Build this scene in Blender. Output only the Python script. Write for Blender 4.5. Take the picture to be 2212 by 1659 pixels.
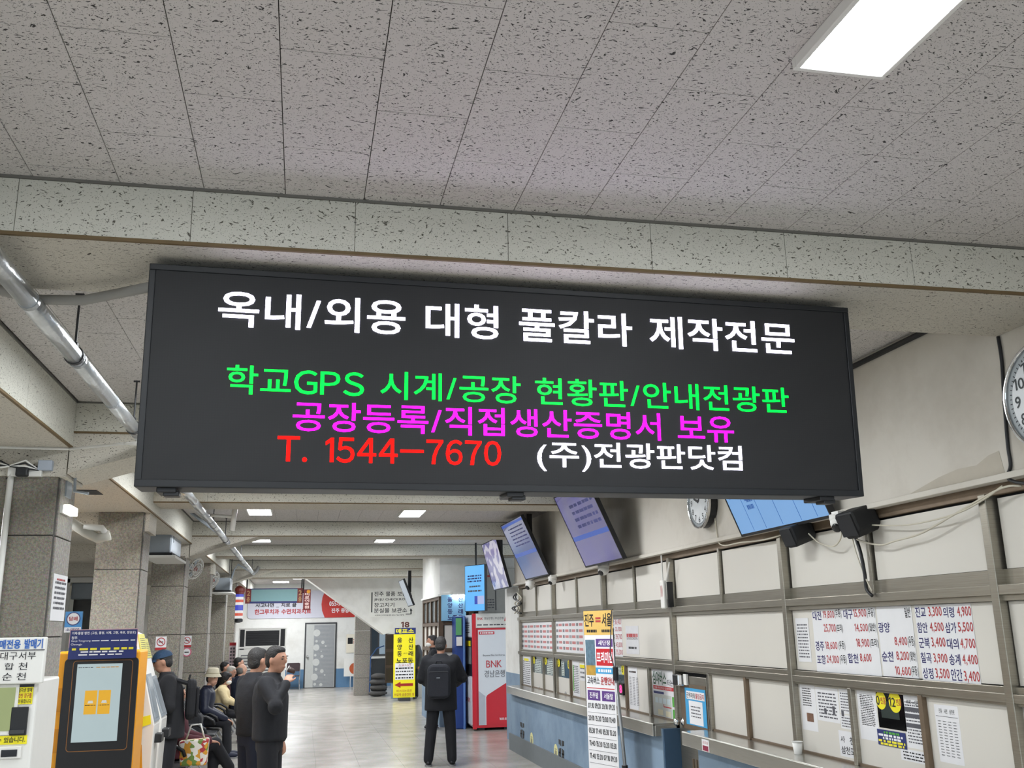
import bpy, bmesh, math, random
from mathutils import Vector, Matrix
random.seed(7)
for _o in list(bpy.data.objects): bpy.data.objects.remove(_o)
SC = bpy.context.scene
COL = SC.collection
PI = math.pi
rad = math.radians

# ------------------------------------------------------------------ camera
IW, IH, FPX = 2212.0, 1659.0, 2075.4
EYE = Vector((0.0, 0.0, 1.87))
_p, _r, _y = rad(14.24), rad(-1.14), rad(12.28)
FWD = Vector((math.sin(_y)*math.cos(_p), math.cos(_y)*math.cos(_p), math.sin(_p)))
_rt = Vector((math.cos(_y), -math.sin(_y), 0)); _up = _rt.cross(FWD)
RGT = math.cos(_r)*_rt + math.sin(_r)*_up
UPV = -math.sin(_r)*_rt + math.cos(_r)*_up
cd = bpy.data.cameras.new('camera'); cam = bpy.data.objects.new('camera', cd); COL.objects.link(cam)
cd.sensor_fit = 'HORIZONTAL'; cd.sensor_width = 36.0; cd.lens = 36.0*FPX/IW
cd.clip_start = 0.05; cd.clip_end = 200
m = Matrix((RGT, UPV, -FWD)).transposed().to_4x4(); m.translation = EYE
cam.matrix_world = m
SC.camera = cam

# ------------------------------------------------------------------ world, exposure
w = bpy.data.worlds.new('world'); SC.world = w; w.use_nodes = True
bg = w.node_tree.nodes['Background']
bg.inputs[0].default_value = (0.80, 0.90, 1.0, 1); bg.inputs[1].default_value = 1.0
SC.view_settings.view_transform = 'Standard'; SC.view_settings.look = 'None'
SC.view_settings.exposure = 0.75; SC.view_settings.gamma = 1.0
SC.view_settings.use_curve_mapping = False
cy = SC.cycles; cy.use_light_tree = False; cy.max_bounces = 6; cy.diffuse_bounces = 4; cy.glossy_bounces = 2; cy.caustics_reflective = False; cy.caustics_refractive = False; cy.adaptive_threshold = 0.05
PANEL_EMIT = 30.0            # strength of the ceiling LED panels

def on(px, py, ax, val):
    """point where the line of sight through a photo pixel meets an axis plane (real wall, floor, ceiling)"""
    d = RGT*((px-IW/2)/FPX) - UPV*((py-IH/2)/FPX) + FWD
    return EYE + d*((val-EYE[ax])/d[ax])

# ------------------------------------------------------------------ materials
def lin(c):
    if isinstance(c, str):
        c = c.lstrip('#'); c = [int(c[i:i+2], 16)/255 for i in (0, 2, 4)]
        c = [x/12.92 if x <= .04045 else ((x+.055)/1.055)**2.4 for x in c]
    return (c[0], c[1], c[2], 1)
MATS = {}
def newmat(name):
    mt = bpy.data.materials.new(name); mt.use_nodes = True
    nt = mt.node_tree; b = nt.nodes['Principled BSDF']; MATS[name] = mt
    return mt, nt, b
def nd(nt, typ, **kw):
    n = nt.nodes.new(typ)
    for k, v in kw.items():
        if k.startswith('i_'):
            key = k[2:].replace('_', ' ')
            n.inputs[key].default_value = v
        else: setattr(n, k, v)
    return n
def mat(name, c, rough=.5, metal=0., var=.08, scale=14., bump=0., bscale=60., spec=None, coat=0.):
    if name in MATS: return MATS[name]
    mt, nt, b = newmat(name); L = nt.links
    c = lin(c)
    geo = nd(nt, 'ShaderNodeNewGeometry')
    n = nd(nt, 'ShaderNodeTexNoise', i_Scale=scale, i_Detail=4.0)
    L.new(geo.outputs['Position'], n.inputs['Vector'])
    mx = nd(nt, 'ShaderNodeMixRGB'); mx.inputs[1].default_value = [max(0, x*(1-var)) for x in c[:3]]+[1]
    mx.inputs[2].default_value = [min(1, x*(1+var)) for x in c[:3]]+[1]
    L.new(n.outputs['Fac'], mx.inputs[0]); L.new(mx.outputs[0], b.inputs['Base Color'])
    b.inputs['Roughness'].default_value = rough; b.inputs['Metallic'].default_value = metal
    if spec is not None: b.inputs['Specular IOR Level'].default_value = spec
    if coat: b.inputs['Coat Weight'].default_value = coat; b.inputs['Coat Roughness'].default_value = .08
    if bump:
        n2 = nd(nt, 'ShaderNodeTexNoise', i_Scale=bscale, i_Detail=5.0)
        L.new(geo.outputs['Position'], n2.inputs['Vector'])
        bp = nd(nt, 'ShaderNodeBump', i_Strength=bump, i_Distance=.02)
        L.new(n2.outputs['Fac'], bp.inputs['Height']); L.new(bp.outputs[0], b.inputs['Normal'])
    return mt
def emat(name, c, s, base=None, var=0., scale=8.):
    if name in MATS: return MATS[name]
    mt, nt, b = newmat(name); c = lin(c)
    b.inputs['Base Color'].default_value = lin(base) if base else (.02, .02, .02, 1)
    b.inputs['Emission Color'].default_value = c
    b.inputs['Emission Strength'].default_value = s
    b.inputs['Roughness'].default_value = .35
    geo = nd(nt, 'ShaderNodeNewGeometry'); n = nd(nt, 'ShaderNodeTexNoise', i_Scale=scale)
    nt.links.new(geo.outputs['Position'], n.inputs['Vector'])
    mx = nd(nt, 'ShaderNodeMixRGB'); mx.inputs[1].default_value = [x*(1-var) for x in c[:3]]+[1]
    mx.inputs[2].default_value = [min(1, x*(1+var)) for x in c[:3]]+[1]
    nt.links.new(n.outputs['Fac'], mx.inputs[0]); nt.links.new(mx.outputs[0], b.inputs['Emission Color'])
    return mt

def fissure_mat(name, base, mark, amount=.0, stretch=2.4, scale=74.):
    """mineral-fibre board: pale face with short dark worm marks and pin holes"""
    mt, nt, b = newmat(name); L = nt.links
    geo = nd(nt, 'ShaderNodeNewGeometry')
    # slow wobble so the marks change direction
    wob = nd(nt, 'ShaderNodeTexNoise', i_Scale=13.0, i_Detail=1.0)
    L.new(geo.outputs['Position'], wob.inputs['Vector'])
    add = nd(nt, 'ShaderNodeVectorMath', operation='MULTIPLY_ADD')
    add.inputs[1].default_value = (.07, .07, .07)
    L.new(wob.outputs['Color'], add.inputs[0]); L.new(geo.outputs['Position'], add.inputs[2])
    mp = nd(nt, 'ShaderNodeMapping'); mp.inputs['Scale'].default_value = (1.0, stretch, stretch)
    mp.inputs['Rotation'].default_value = (0, 0, .35)
    L.new(add.outputs[0], mp.inputs['Vector'])
    n1 = nd(nt, 'ShaderNodeTexNoise', i_Scale=scale, i_Detail=2.0, i_Roughness=.55)
    L.new(mp.outputs[0], n1.inputs['Vector'])
    r1 = nd(nt, 'ShaderNodeValToRGB'); r1.color_ramp.elements[0].position = .635-amount; r1.color_ramp.elements[1].position = .675-amount
    L.new(n1.outputs['Fac'], r1.inputs['Fac'])
    v = nd(nt, 'ShaderNodeTexVoronoi', i_Scale=150.0); L.new(geo.outputs['Position'], v.inputs['Vector'])
    r2 = nd(nt, 'ShaderNodeValToRGB'); r2.color_ramp.elements[0].position = .13; r2.color_ramp.elements[0].color = (.75, .75, .75, 1)
    r2.color_ramp.elements[1].position = .22; r2.color_ramp.elements[1].color = (0, 0, 0, 1)
    L.new(v.outputs['Distance'], r2.inputs['Fac'])
    mxm = nd(nt, 'ShaderNodeMath', operation='MAXIMUM'); L.new(r1.outputs[0], mxm.inputs[0]); L.new(r2.outputs[0], mxm.inputs[1])
    big = nd(nt, 'ShaderNodeTexNoise', i_Scale=.9, i_Detail=3.0); L.new(geo.outputs['Position'], big.inputs['Vector'])
    bc = nd(nt, 'ShaderNodeMixRGB'); c = lin(base)
    bc.inputs[1].default_value = (c[0]*.90, c[1]*.89, c[2]*.86, 1); bc.inputs[2].default_value = c
    L.new(big.outputs['Fac'], bc.inputs[0])
    mx = nd(nt, 'ShaderNodeMixRGB'); L.new(mxm.outputs[0], mx.inputs[0]); L.new(bc.outputs[0], mx.inputs[1])
    mx.inputs[2].default_value = lin(mark)
    L.new(mx.outputs[0], b.inputs['Base Color']); b.inputs['Roughness'].default_value = .9
    bp = nd(nt, 'ShaderNodeBump', i_Strength=.5, i_Distance=.004, invert=True)
    L.new(mxm.outputs[0], bp.inputs['Height']); L.new(bp.outputs[0], b.inputs['Normal'])
    return mt
def granite_mat(name, c, bump=.9):
    mt, nt, b = newmat(name); L = nt.links; geo = nd(nt, 'ShaderNodeNewGeometry')
    n1 = nd(nt, 'ShaderNodeTexNoise', i_Scale=52.0, i_Detail=8.0, i_Roughness=.72); L.new(geo.outputs['Position'], n1.inputs['Vector'])
    n2 = nd(nt, 'ShaderNodeTexVoronoi', i_Scale=160.0); L.new(geo.outputs['Position'], n2.inputs['Vector'])
    r = nd(nt, 'ShaderNodeValToRGB'); c = lin(c)
    r.color_ramp.elements[0].position = .3; r.color_ramp.elements[0].color = (c[0]*.5, c[1]*.5, c[2]*.5, 1)
    r.color_ramp.elements[1].position = .68; r.color_ramp.elements[1].color = (c[0]*1.25, c[1]*1.25, c[2]*1.22, 1)
    L.new(n1.outputs['Fac'], r.inputs['Fac'])
    mx = nd(nt, 'ShaderNodeMixRGB', blend_type='MULTIPLY'); mx.inputs[0].default_value = .28
    L.new(r.outputs[0], mx.inputs[1]); L.new(n2.outputs['Color'], mx.inputs[2]); L.new(mx.outputs[0], b.inputs['Base Color'])
    b.inputs['Roughness'].default_value = .75
    bp = nd(nt, 'ShaderNodeBump', i_Strength=bump, i_Distance=.03); L.new(n1.outputs['Fac'], bp.inputs['Height']); L.new(bp.outputs[0], b.inputs['Normal'])
    return mt
def floor_mat(name, c, rough=.22):
    mt, nt, b = newmat(name); L = nt.links; geo = nd(nt, 'ShaderNodeNewGeometry')
    v = nd(nt, 'ShaderNodeTexVoronoi', i_Scale=70.0); L.new(geo.outputs['Position'], v.inputs['Vector'])
    n = nd(nt, 'ShaderNodeTexNoise', i_Scale=2.2, i_Detail=6.0); L.new(geo.outputs['Position'], n.inputs['Vector'])
    r = nd(nt, 'ShaderNodeValToRGB'); c = lin(c)
    r.color_ramp.elements[0].position = .3; r.color_ramp.elements[0].color = (c[0]*.72, c[1]*.71, c[2]*.68, 1)
    r.color_ramp.elements[1].position = .7; r.color_ramp.elements[1].color = c
    L.new(n.outputs['Fac'], r.inputs['Fac'])
    mx = nd(nt, 'ShaderNodeMixRGB', blend_type='MULTIPLY'); mx.inputs[0].default_value = .18
    L.new(r.outputs[0], mx.inputs[1]); L.new(v.outputs['Color'], mx.inputs[2]); L.new(mx.outputs[0], b.inputs['Base Color'])
    rr = nd(nt, 'ShaderNodeMapRange'); rr.inputs[3].default_value = rough*.85; rr.inputs[4].default_value = rough*1.2
    L.new(n.outputs['Fac'], rr.inputs[0]); L.new(rr.outputs[0], b.inputs['Roughness'])
    return mt
def brushed_mat(name, c, rough=.35):
    mt, nt, b = newmat(name); L = nt.links; geo = nd(nt, 'ShaderNodeNewGeometry')
    mp = nd(nt, 'ShaderNodeMapping'); mp.inputs['Scale'].default_value = (3, 1.2, 90); L.new(geo.outputs['Position'], mp.inputs['Vector'])
    n = nd(nt, 'ShaderNodeTexNoise', i_Scale=3.0, i_Detail=5.0); L.new(mp.outputs[0], n.inputs['Vector'])
    r = nd(nt, 'ShaderNodeValToRGB'); c = lin(c)
    r.color_ramp.elements[0].position = .25; r.color_ramp.elements[0].color = (c[0]*.75, c[1]*.74, c[2]*.72, 1)
    r.color_ramp.elements[1].position = .75; r.color_ramp.elements[1].color = c
    L.new(n.outputs['Fac'], r.inputs['Fac']); L.new(r.outputs[0], b.inputs['Base Color'])
    b.inputs['Metallic'].default_value = .85; b.inputs['Roughness'].default_value = rough
    return mt
def paint_mat(name, c, c2, edge=.55):
    """old wall paint with stains and scuffs"""
    mt, nt, b = newmat(name); L = nt.links; geo = nd(nt, 'ShaderNodeNewGeometry')
    n = nd(nt, 'ShaderNodeTexNoise', i_Scale=1.7, i_Detail=7.0, i_Roughness=.62); L.new(geo.outputs['Position'], n.inputs['Vector'])
    r = nd(nt, 'ShaderNodeValToRGB'); r.color_ramp.elements[0].position = .30; r.color_ramp.elements[0].color = lin(c2)
    r.color_ramp.elements[1].position = edge; r.color_ramp.elements[1].color = lin(c)
    L.new(n.outputs['Fac'], r.inputs['Fac']); L.new(r.outputs[0], b.inputs['Base Color']); b.inputs['Roughness'].default_value = .7
    return mt

TILE = fissure_mat('ceiling_board', '#d3cfcd', '#3a3836', amount=.022, scale=62.)
BEAMT = fissure_mat('beam_board', '#d6d5cb', '#5f5c52', amount=.012, stretch=2.6, scale=46.)
SOFF = fissure_mat('soffit_board', '#cdc8bd', '#4c463e', amount=.012, stretch=3.2, scale=50.)
GAP = mat('joint_dark', '#4a4845', .9)
TRIMG = mat('beam_trim_grey', '#6e6c66', .6)
TRIMB = mat('beam_trim_brown', '#6d5a3c', .7, var=.25)
WALLP = paint_mat('right_wall_paint', '#d5d0c6', '#c6c0b5')
WHITE = paint_mat('white_wall_paint', '#e6e6e2', '#d6d5cf')
BLUEP = paint_mat('blue_wall_paint', '#8399ae', '#6b8299')
BLUED = mat('dark_blue_paint', '#3d5872', .6)
GRAN = granite_mat('granite_rough', '#b6afa2', 1.0)
GRANS = granite_mat('granite_smooth', '#a7a29b', .25)
FLOOR = floor_mat('terrazzo', '#bcb8b0', .24)
STEEL = brushed_mat('stainless', '#c9c7c0', .22)
ALU = brushed_mat('aged_aluminium', '#aca79b', .34)
ALUD = mat('aged_aluminium_dark', '#7a6a58', .5, .5, var=.2)
PANEL = mat('cream_panel', '#d9d5cc', .45, var=.03, scale=2)
BLACK = mat('black_plastic', '#16171a', .45)
BLACKG = mat('black_glass', '#0c0d0f', .08)
CHROME = mat('chrome', '#dddddd', .12, 1.)
PAPER = mat('paper', '#e4e4e6', .7, var=.03)
PAPERY = mat('paper_cream', '#e6dfcd', .7, var=.03)
INK = mat('ink_black', '#1d1d22', .7)
INKG = mat('ink_grey', '#55555c', .7)
INKN = mat('ink_navy', '#2a2563', .7)
INKR = mat('ink_red', '#b03a3c', .7)
INKW = mat('ink_white', '#efeff2', .7)
INKB = mat('ink_blue', '#2f63b4', .7)
INKY = mat('ink_yellow', '#efe33a', .7)
YEL = mat('sign_yellow', '#f2e520', .5, var=.03)
NAVY = mat('sign_navy', '#23306e', .45)
RED = mat('sign_red', '#c62a33', .45)
SKYB = mat('sign_skyblue', '#3f9fd2', .5)
GREENP = mat('print_green', '#57a83f', .6)
PURP = mat('print_purple', '#5a3a80', .6)
WPLAS = mat('white_plastic', '#e6e5e0', .4, var=.03)
GPLAS = mat('grey_plastic', '#8f979e', .45)
ORANGE = mat('kiosk_orange', '#e39a12', .45, var=.04)
DGREY = mat('dark_grey', '#3a3b3e', .6)
LED = emat('led_panel', '#f6fbff', PANEL_EMIT, '#ffffff'); LED2 = emat('led_panel_far', '#f8fbff', PANEL_EMIT*1.8, '#ffffff')

# ------------------------------------------------------------------ geometry helpers
class Fr:
    """flat frame: origin, u (right), v (up), n = u x v (towards the viewer of the face)"""
    def __init__(s, o, u, v=(0, 0, 1)):
        s.o = Vector(o); s.u = Vector(u).normalized(); s.v = Vector(v).normalized(); s.n = s.u.cross(s.v)
    def p(s, a, b, c=0): return s.o + s.u*a + s.v*b + s.n*c
    def uv(s, px, py):
        d = RGT*((px-IW/2)/FPX) - UPV*((py-IH/2)/FPX) + FWD
        q = EYE + d*((s.o-EYE).dot(s.n)/d.dot(s.n)) - s.o
        return q.dot(s.u), q.dot(s.v)
def faceY(y): return Fr((0, y, 0), (1, 0, 0))        # faces the camera
def faceXn(x): return Fr((x, 0, 0), (0, -1, 0))      # right-hand wall, faces the hall
def faceXp(x): return Fr((x, 0, 0), (0, 1, 0))       # faces +X
WORLD = Fr((0, 0, 0), (1, 0, 0), (0, 1, 0))          # u=x v=y n=z

class B:
    def __init__(s): s.bm = bmesh.new(); s.uvs = None
    def hexa(s, P):
        v = [s.bm.verts.new(p) for p in P]
        for f in ((3, 2, 1, 0), (4, 5, 6, 7), (0, 1, 5, 4), (1, 2, 6, 5), (2, 3, 7, 6), (3, 0, 4, 7)):
            s.bm.faces.new([v[i] for i in f])
        return s
    def box(s, x0, x1, y0, y1, z0, z1):
        return s.hexa([(x0, y0, z0), (x1, y0, z0), (x1, y1, z0), (x0, y1, z0), (x0, y0, z1), (x1, y0, z1), (x1, y1, z1), (x0, y1, z1)])
    def fbox(s, f, u0, u1, v0, v1, n0, n1):
        return s.hexa([f.p(u0, v0, n0), f.p(u1, v0, n0), f.p(u1, v1, n0), f.p(u0, v1, n0), f.p(u0, v0, n1), f.p(u1, v0, n1), f.p(u1, v1, n1), f.p(u0, v1, n1)])
    def quad(s, f, u0, u1, v0, v1, n=0):
        v = [s.bm.verts.new(f.p(a, b, n)) for a, b in ((u0, v0), (u1, v0), (u1, v1), (u0, v1))]
        s.bm.faces.new(v); return s
    def prism(s, f, pts, n0, n1):
        a = [s.bm.verts.new(f.p(x, y, n0)) for x, y in pts]; b = [s.bm.verts.new(f.p(x, y, n1)) for x, y in pts]
        N = len(pts)
        s.bm.faces.new(list(reversed(a))); s.bm.faces.new(b)
        for i in range(N): s.bm.faces.new((a[i], a[(i+1) % N], b[(i+1) % N], b[i]))
        return s
    def ring(s, f, cu, cv, r0, r1, n0, n1, seg=32, a0=0, a1=2*PI, sy=1.):
        full = abs(a1-a0-2*PI) < 1e-6; K = seg if full else seg+1
        rows = []
        for i in range(K):
            a = a0+(a1-a0)*i/seg; c, t = math.cos(a), math.sin(a)*sy
            rows.append([s.bm.verts.new(f.p(cu+r*c, cv+r*t, n)) for r, n in ((r0, n0), (r1, n0), (r1, n1), (r0, n1))])
        for i in range(seg if full else seg):
            A, C = rows[i], rows[(i+1) % K]
            for j in range(4): s.bm.faces.new((A[j], C[j], C[(j+1) % 4], A[(j+1) % 4]))
        if not full:
            s.bm.faces.new(list(reversed(rows[0]))); s.bm.faces.new(rows[-1])
        return s
    def disc(s, f, cu, cv, r, n0, n1, seg=28, sy=1.):
        return s.prism(f, [(cu+r*math.cos(2*PI*i/seg), cv+sy*r*math.sin(2*PI*i/seg)) for i in range(seg)], n0, n1)
    def tube(s, pts, r, seg=8, cap=True):
        pts = [Vector(p) for p in pts]; n = len(pts)
        rr = r if isinstance(r, (list, tuple)) else [r]*n
        rings = []; prev = None
        for i, p in enumerate(pts):
            t = (pts[min(i+1, n-1)]-pts[max(i-1, 0)])
            if t.length < 1e-9: t = Vector((0, 0, 1))
            t.normalize()
            if prev is None:
                a = Vector((0, 0, 1)) if abs(t.z) < .9 else Vector((1, 0, 0)); x = t.cross(a).normalized()
            else:
                x = prev - t*prev.dot(t); x.normalize()
            prev = x; y = t.cross(x)
            rings.append([s.bm.verts.new(p+(x*math.cos(2*PI*k/seg)+y*math.sin(2*PI*k/seg))*rr[i]) for k in range(seg)])
        for i in range(n-1):
            for k in range(seg): s.bm.faces.new((rings[i][k], rings[i][(k+1) % seg], rings[i+1][(k+1) % seg], rings[i+1][k]))
        if cap: s.bm.faces.new(list(reversed(rings[0]))); s.bm.faces.new(rings[-1])
        return s
    def lathe(s, o, ax, prof, seg=20):
        """prof: (radius, height along ax)"""
        o = Vector(o); ax = Vector(ax).normalized(); a = Vector((0, 0, 1)) if abs(ax.z) < .9 else Vector((1, 0, 0))
        x = ax.cross(a).normalized(); y = ax.cross(x); rings = []
        for r, h in prof:
            if r < 1e-6: rings.append([s.bm.verts.new(o+ax*h)])
            else: rings.append([s.bm.verts.new(o+ax*h+(x*math.cos(2*PI*k/seg)+y*math.sin(2*PI*k/seg))*r) for k in range(seg)])
        for A, C in zip(rings, rings[1:]):
            for k in range(seg):
                k2 = (k+1) % seg
                if len(A) == 1 and len(C) == 1: continue
                if len(A) == 1: s.bm.faces.new((A[0], C[k], C[k2]))
                elif len(C) == 1: s.bm.faces.new((A[k2], A[k], C[0]))
                else: s.bm.faces.new((A[k], C[k], C[k2], A[k2]))
        if len(rings[0]) > 1: s.bm.faces.new(rings[0])
        if len(rings[-1]) > 1: s.bm.faces.new(list(reversed(rings[-1])))
        return s
    def ell(s, c, r, rot=None, seg=14, rows=9):
        c = Vector(c); R = rot if rot is not None else Matrix.Identity(3); g = []
        for i in range(rows+1):
            t = PI*i/rows
            if i in (0, rows): g.append([s.bm.verts.new(c+R@Vector((0, 0, r[2]*math.cos(t))))])
            else: g.append([s.bm.verts.new(c+R@Vector((r[0]*math.sin(t)*math.cos(2*PI*k/seg), r[1]*math.sin(t)*math.sin(2*PI*k/seg), r[2]*math.cos(t)))) for k in range(seg)])
        for A, C in zip(g, g[1:]):
            for k in range(seg):
                k2 = (k+1) % seg
                if len(A) == 1: s.bm.faces.new((A[0], C[k], C[k2]))
                elif len(C) == 1: s.bm.faces.new((A[k2], A[k], C[0]))
                else: s.bm.faces.new((A[k], C[k], C[k2], A[k2]))
        return s
    def loft(s, secs, seg=18):
        """secs: (centre, rx, ry) horizontal ellipses"""
        g = [[s.bm.verts.new(Vector(c)+Vector((rx*math.cos(2*PI*k/seg), ry*math.sin(2*PI*k/seg), 0))) for k in range(seg)] for c, rx, ry in secs]
        for A, C in zip(g, g[1:]):
            for k in range(seg): s.bm.faces.new((A[k], A[(k+1) % seg], C[(k+1) % seg], C[k]))
        s.bm.faces.new(list(reversed(g[0]))); s.bm.faces.new(g[-1])
        return s
    def mesh(s, name, off=None):
        bmesh.ops.recalc_face_normals(s.bm, faces=s.bm.faces[:])
        if off is not None: bmesh.ops.translate(s.bm, verts=s.bm.verts[:], vec=-Vector(off))
        me = bpy.data.meshes.new(name); s.bm.to_mesh(me); s.bm.free(); return me

def setp(o, label=None, cat=None, group=None, kind=None):
    if label: o['label'] = label
    if cat: o['category'] = cat
    if group: o['group'] = group
    if kind: o['kind'] = kind
    return o
def thing(name, label=None, cat=None, loc=(0, 0, 0), rz=0, group=None, kind=None):
    o = bpy.data.objects.new(name, None); COL.objects.link(o); o.location = loc; o.rotation_euler = (0, 0, rz)
    o.empty_display_size = .1
    return setp(o, label, cat, group, kind)
def wloc(o):
    v = Vector((0, 0, 0))
    while o is not None: v += Vector(o.location); o = o.parent
    return v
def link(me, name, mt, parent=None, smooth=False, bevel=0.):
    o = bpy.data.objects.new(name, me); COL.objects.link(o); o.parent = parent
    if mt is not None and len(me.materials) == 0: me.materials.append(mt)
    if smooth:
        for p in me.polygons: p.use_smooth = True
    if bevel:
        md = o.modifiers.new('bevel', 'BEVEL'); md.width = bevel; md.segments = 2; md.limit_method = 'ANGLE'
    return o
def part(b, name, mt, parent, smooth=False, bevel=0., local=False, label=None):
    """b in world coordinates (parent unrotated) unless local"""
    me = b.mesh(name, None if local or parent is None else wloc(parent))
    o = link(me, name, mt, parent, smooth, bevel)
    if label: o['label'] = label
    return o
def solo(b, name, mt, label=None, cat=None, loc=None, group=None, kind=None, smooth=False, bevel=0.):
    me = b.mesh(name, loc); o = link(me, name, mt, None, smooth, bevel)
    if loc is not None: o.location = loc
    return setp(o, label, cat, group, kind)
def copy_tree(o, parent=None):
    c = o.copy(); COL.objects.link(c); c.parent = parent
    for ch in list(o.children): copy_tree(ch, c)
    return c

# lettering: flat print cut from the built-in font, laid on a face
_keep = bpy.data.curves.new('lettering', 'FONT')      # keeps the built-in font (with its Hangul fallback) loaded
# a plain one: stem and flag, no foot
_T = {'1': ([(.20, 0), (.295, 0), (.295, .72), (.225, .72), (.06, .60), (.06, .505), (.20, .60)], [(0, 1, 2), (0, 2, 6), (6, 2, 3), (6, 3, 4), (6, 4, 5)])}
def _glyph(c):
    if c not in _T:
        cu = bpy.data.curves.new('lettering', 'FONT'); cu.body = c; cu.size = 1; cu.resolution_u = 3
        ob = bpy.data.objects.new('lettering', cu); me = ob.to_mesh()
        idx = {}; vs = []; mp = []; fs = []
        for v in me.vertices:
            k = (round(v.co.x, 4), round(v.co.y, 4))
            if k not in idx: idx[k] = len(vs); vs.append(k)
            mp.append(idx[k])
        for p in me.polygons:
            g = [mp[i] for i in p.vertices]
            for k in range(1, len(g)-1):
                if len({g[0], g[k], g[k+1]}) == 3: fs.append((g[0], g[k], g[k+1]))
        ob.to_mesh_clear(); bpy.data.objects.remove(ob); bpy.data.curves.remove(cu)
        _T[c] = (vs, fs)
    return _T[c]
_tc = {}
def _bold(vs, fs, d):
    """thicken an outline: move its points outwards along the boundary normals"""
    if not d: return vs, fs
    ed = {}
    fs2 = []
    for f in fs:
        (ax, ay), (bx, by), (cx, cy_) = vs[f[0]], vs[f[1]], vs[f[2]]
        if (bx-ax)*(cy_-ay)-(by-ay)*(cx-ax) < 0: f = (f[0], f[2], f[1])
        fs2.append(f)
        for i in range(3): ed[(f[i], f[(i+1) % 3])] = 1
    N = {}
    for (i, j) in ed:
        if (j, i) in ed: continue
        dx, dy = vs[j][0]-vs[i][0], vs[j][1]-vs[i][1]; l = math.hypot(dx, dy)
        if l < 1e-9: continue
        n = (dy/l, -dx/l)
        N.setdefault(i, []).append(n); N.setdefault(j, []).append(n)
    out = []
    for k, (x, y) in enumerate(vs):
        if k in N:
            sx, sy = sum(n[0] for n in N[k]), sum(n[1] for n in N[k]); l = math.hypot(sx, sy) or 1; q = d*min(1.4, 2/max(l, .6))
            x += sx/l*q; y += sy/l*q
        out.append((x, y))
    return out, fs2
def glyphs(s, bold=0.):
    V = []; F = []; x = 0.
    for ch in s:
        if ch == ' ': x += .32; continue
        c = ch
        if (c, bold) not in _tc: _tc[(c, bold)] = _bold(*_glyph(c), bold)
        vs, fs = _tc[(c, bold)]
        if not vs: continue
        x0, x1 = min(v[0] for v in vs), max(v[0] for v in vs); o = len(V)
        if 0x3000 < ord(ch) < 0xFF00: dx, adv = x, .92
        else: dx, adv = x-x0+.04, (x1-x0)+.085
        V += [(vx+dx, vy) for vx, vy in vs]; F += [[k+o for k in f] for f in fs]; x += adv
    return V, F
def bbox(V): return min(v[0] for v in V), max(v[0] for v in V), min(v[1] for v in V), max(v[1] for v in V)
def put(b, f, s, u0, u1, v0, v1, n=.002, bold=0., ref=None, skew=None):
    """fit string into the box (u1 None keeps proportions); ref = string whose height sets the scale"""
    V, F = glyphs(s, bold)
    if not V: return b
    x0, x1, y0, y1 = bbox(V)
    if ref: _, _, y0, y1 = bbox(glyphs(ref, bold)[0])
    sy = (v1-v0)/(y1-y0); sx = sy if u1 is None else (u1-u0)/(x1-x0)
    vs = [b.bm.verts.new(f.p(u0+(x-x0)*sx, v0+(y-y0)*sy + (0 if skew is None else skew*(x-x0)*sx), n)) for x, y in V]
    for fc in F:
        try: b.bm.faces.new([vs[i] for i in fc])
        except ValueError: pass
    return b
def letter(parent, f, s, u0, u1, v0, v1, mt, n=.002, bold=0., ref=None, name='lettering'):
    b = B(); put(b, f, s, u0, u1, v0, v1, n, bold, ref)
    me = bpy.data.meshes.new(name); bmesh.ops.translate(b.bm, verts=b.bm.verts[:], vec=-wloc(parent)); b.bm.to_mesh(me); b.bm.free()
    return link(me, name, mt, parent)
def scribble(parent, f, u0, u1, v0, v1, rows, mt, n=.002, fill=.45, words=(2, 5), name='small_print', h=None):
    """rows of print too small to read: short dark dashes"""
    b = B(); dv = (v1-v0)/rows; hh = (dv*fill)/2
    for i in range(rows):
        vc = v1-dv*(i+.5); u = u0; W = u1-u0
        while u < u1-.04*W:
            l = W*random.uniform(.06, .2); e = min(u+l, u1)
            b.quad(f, u, e, vc-hh, vc+hh, n); u = e+W*random.uniform(.02, .06)
    me = bpy.data.meshes.new(name); bmesh.ops.translate(b.bm, verts=b.bm.verts[:], vec=-wloc(parent)); b.bm.to_mesh(me); b.bm.free()
    o = link(me, name, mt, parent); o['kind'] = 'stuff'; return o
def pbox(f, x0, y0, x1, y1):
    """u,v extent of a photo rectangle (mid-edge samples) on face f"""
    ym, xm = (y0+y1)/2, (x0+x1)/2
    return f.uv(x0, ym)[0], f.uv(x1, ym)[0], f.uv(xm, y1)[1], f.uv(xm, y0)[1]
# ================================================================== STRUCTURE
CZ, ZB, ZL = 3.507, 3.278, 3.165          # ceiling, beam underside, lower side ceiling
XL, XR = -1.63, 3.46                      # hall edges overhead
BY = [3.515, 7.216, 11.1, 15.05, 19.2, 23.3, 26.8]
BD = .595

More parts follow.
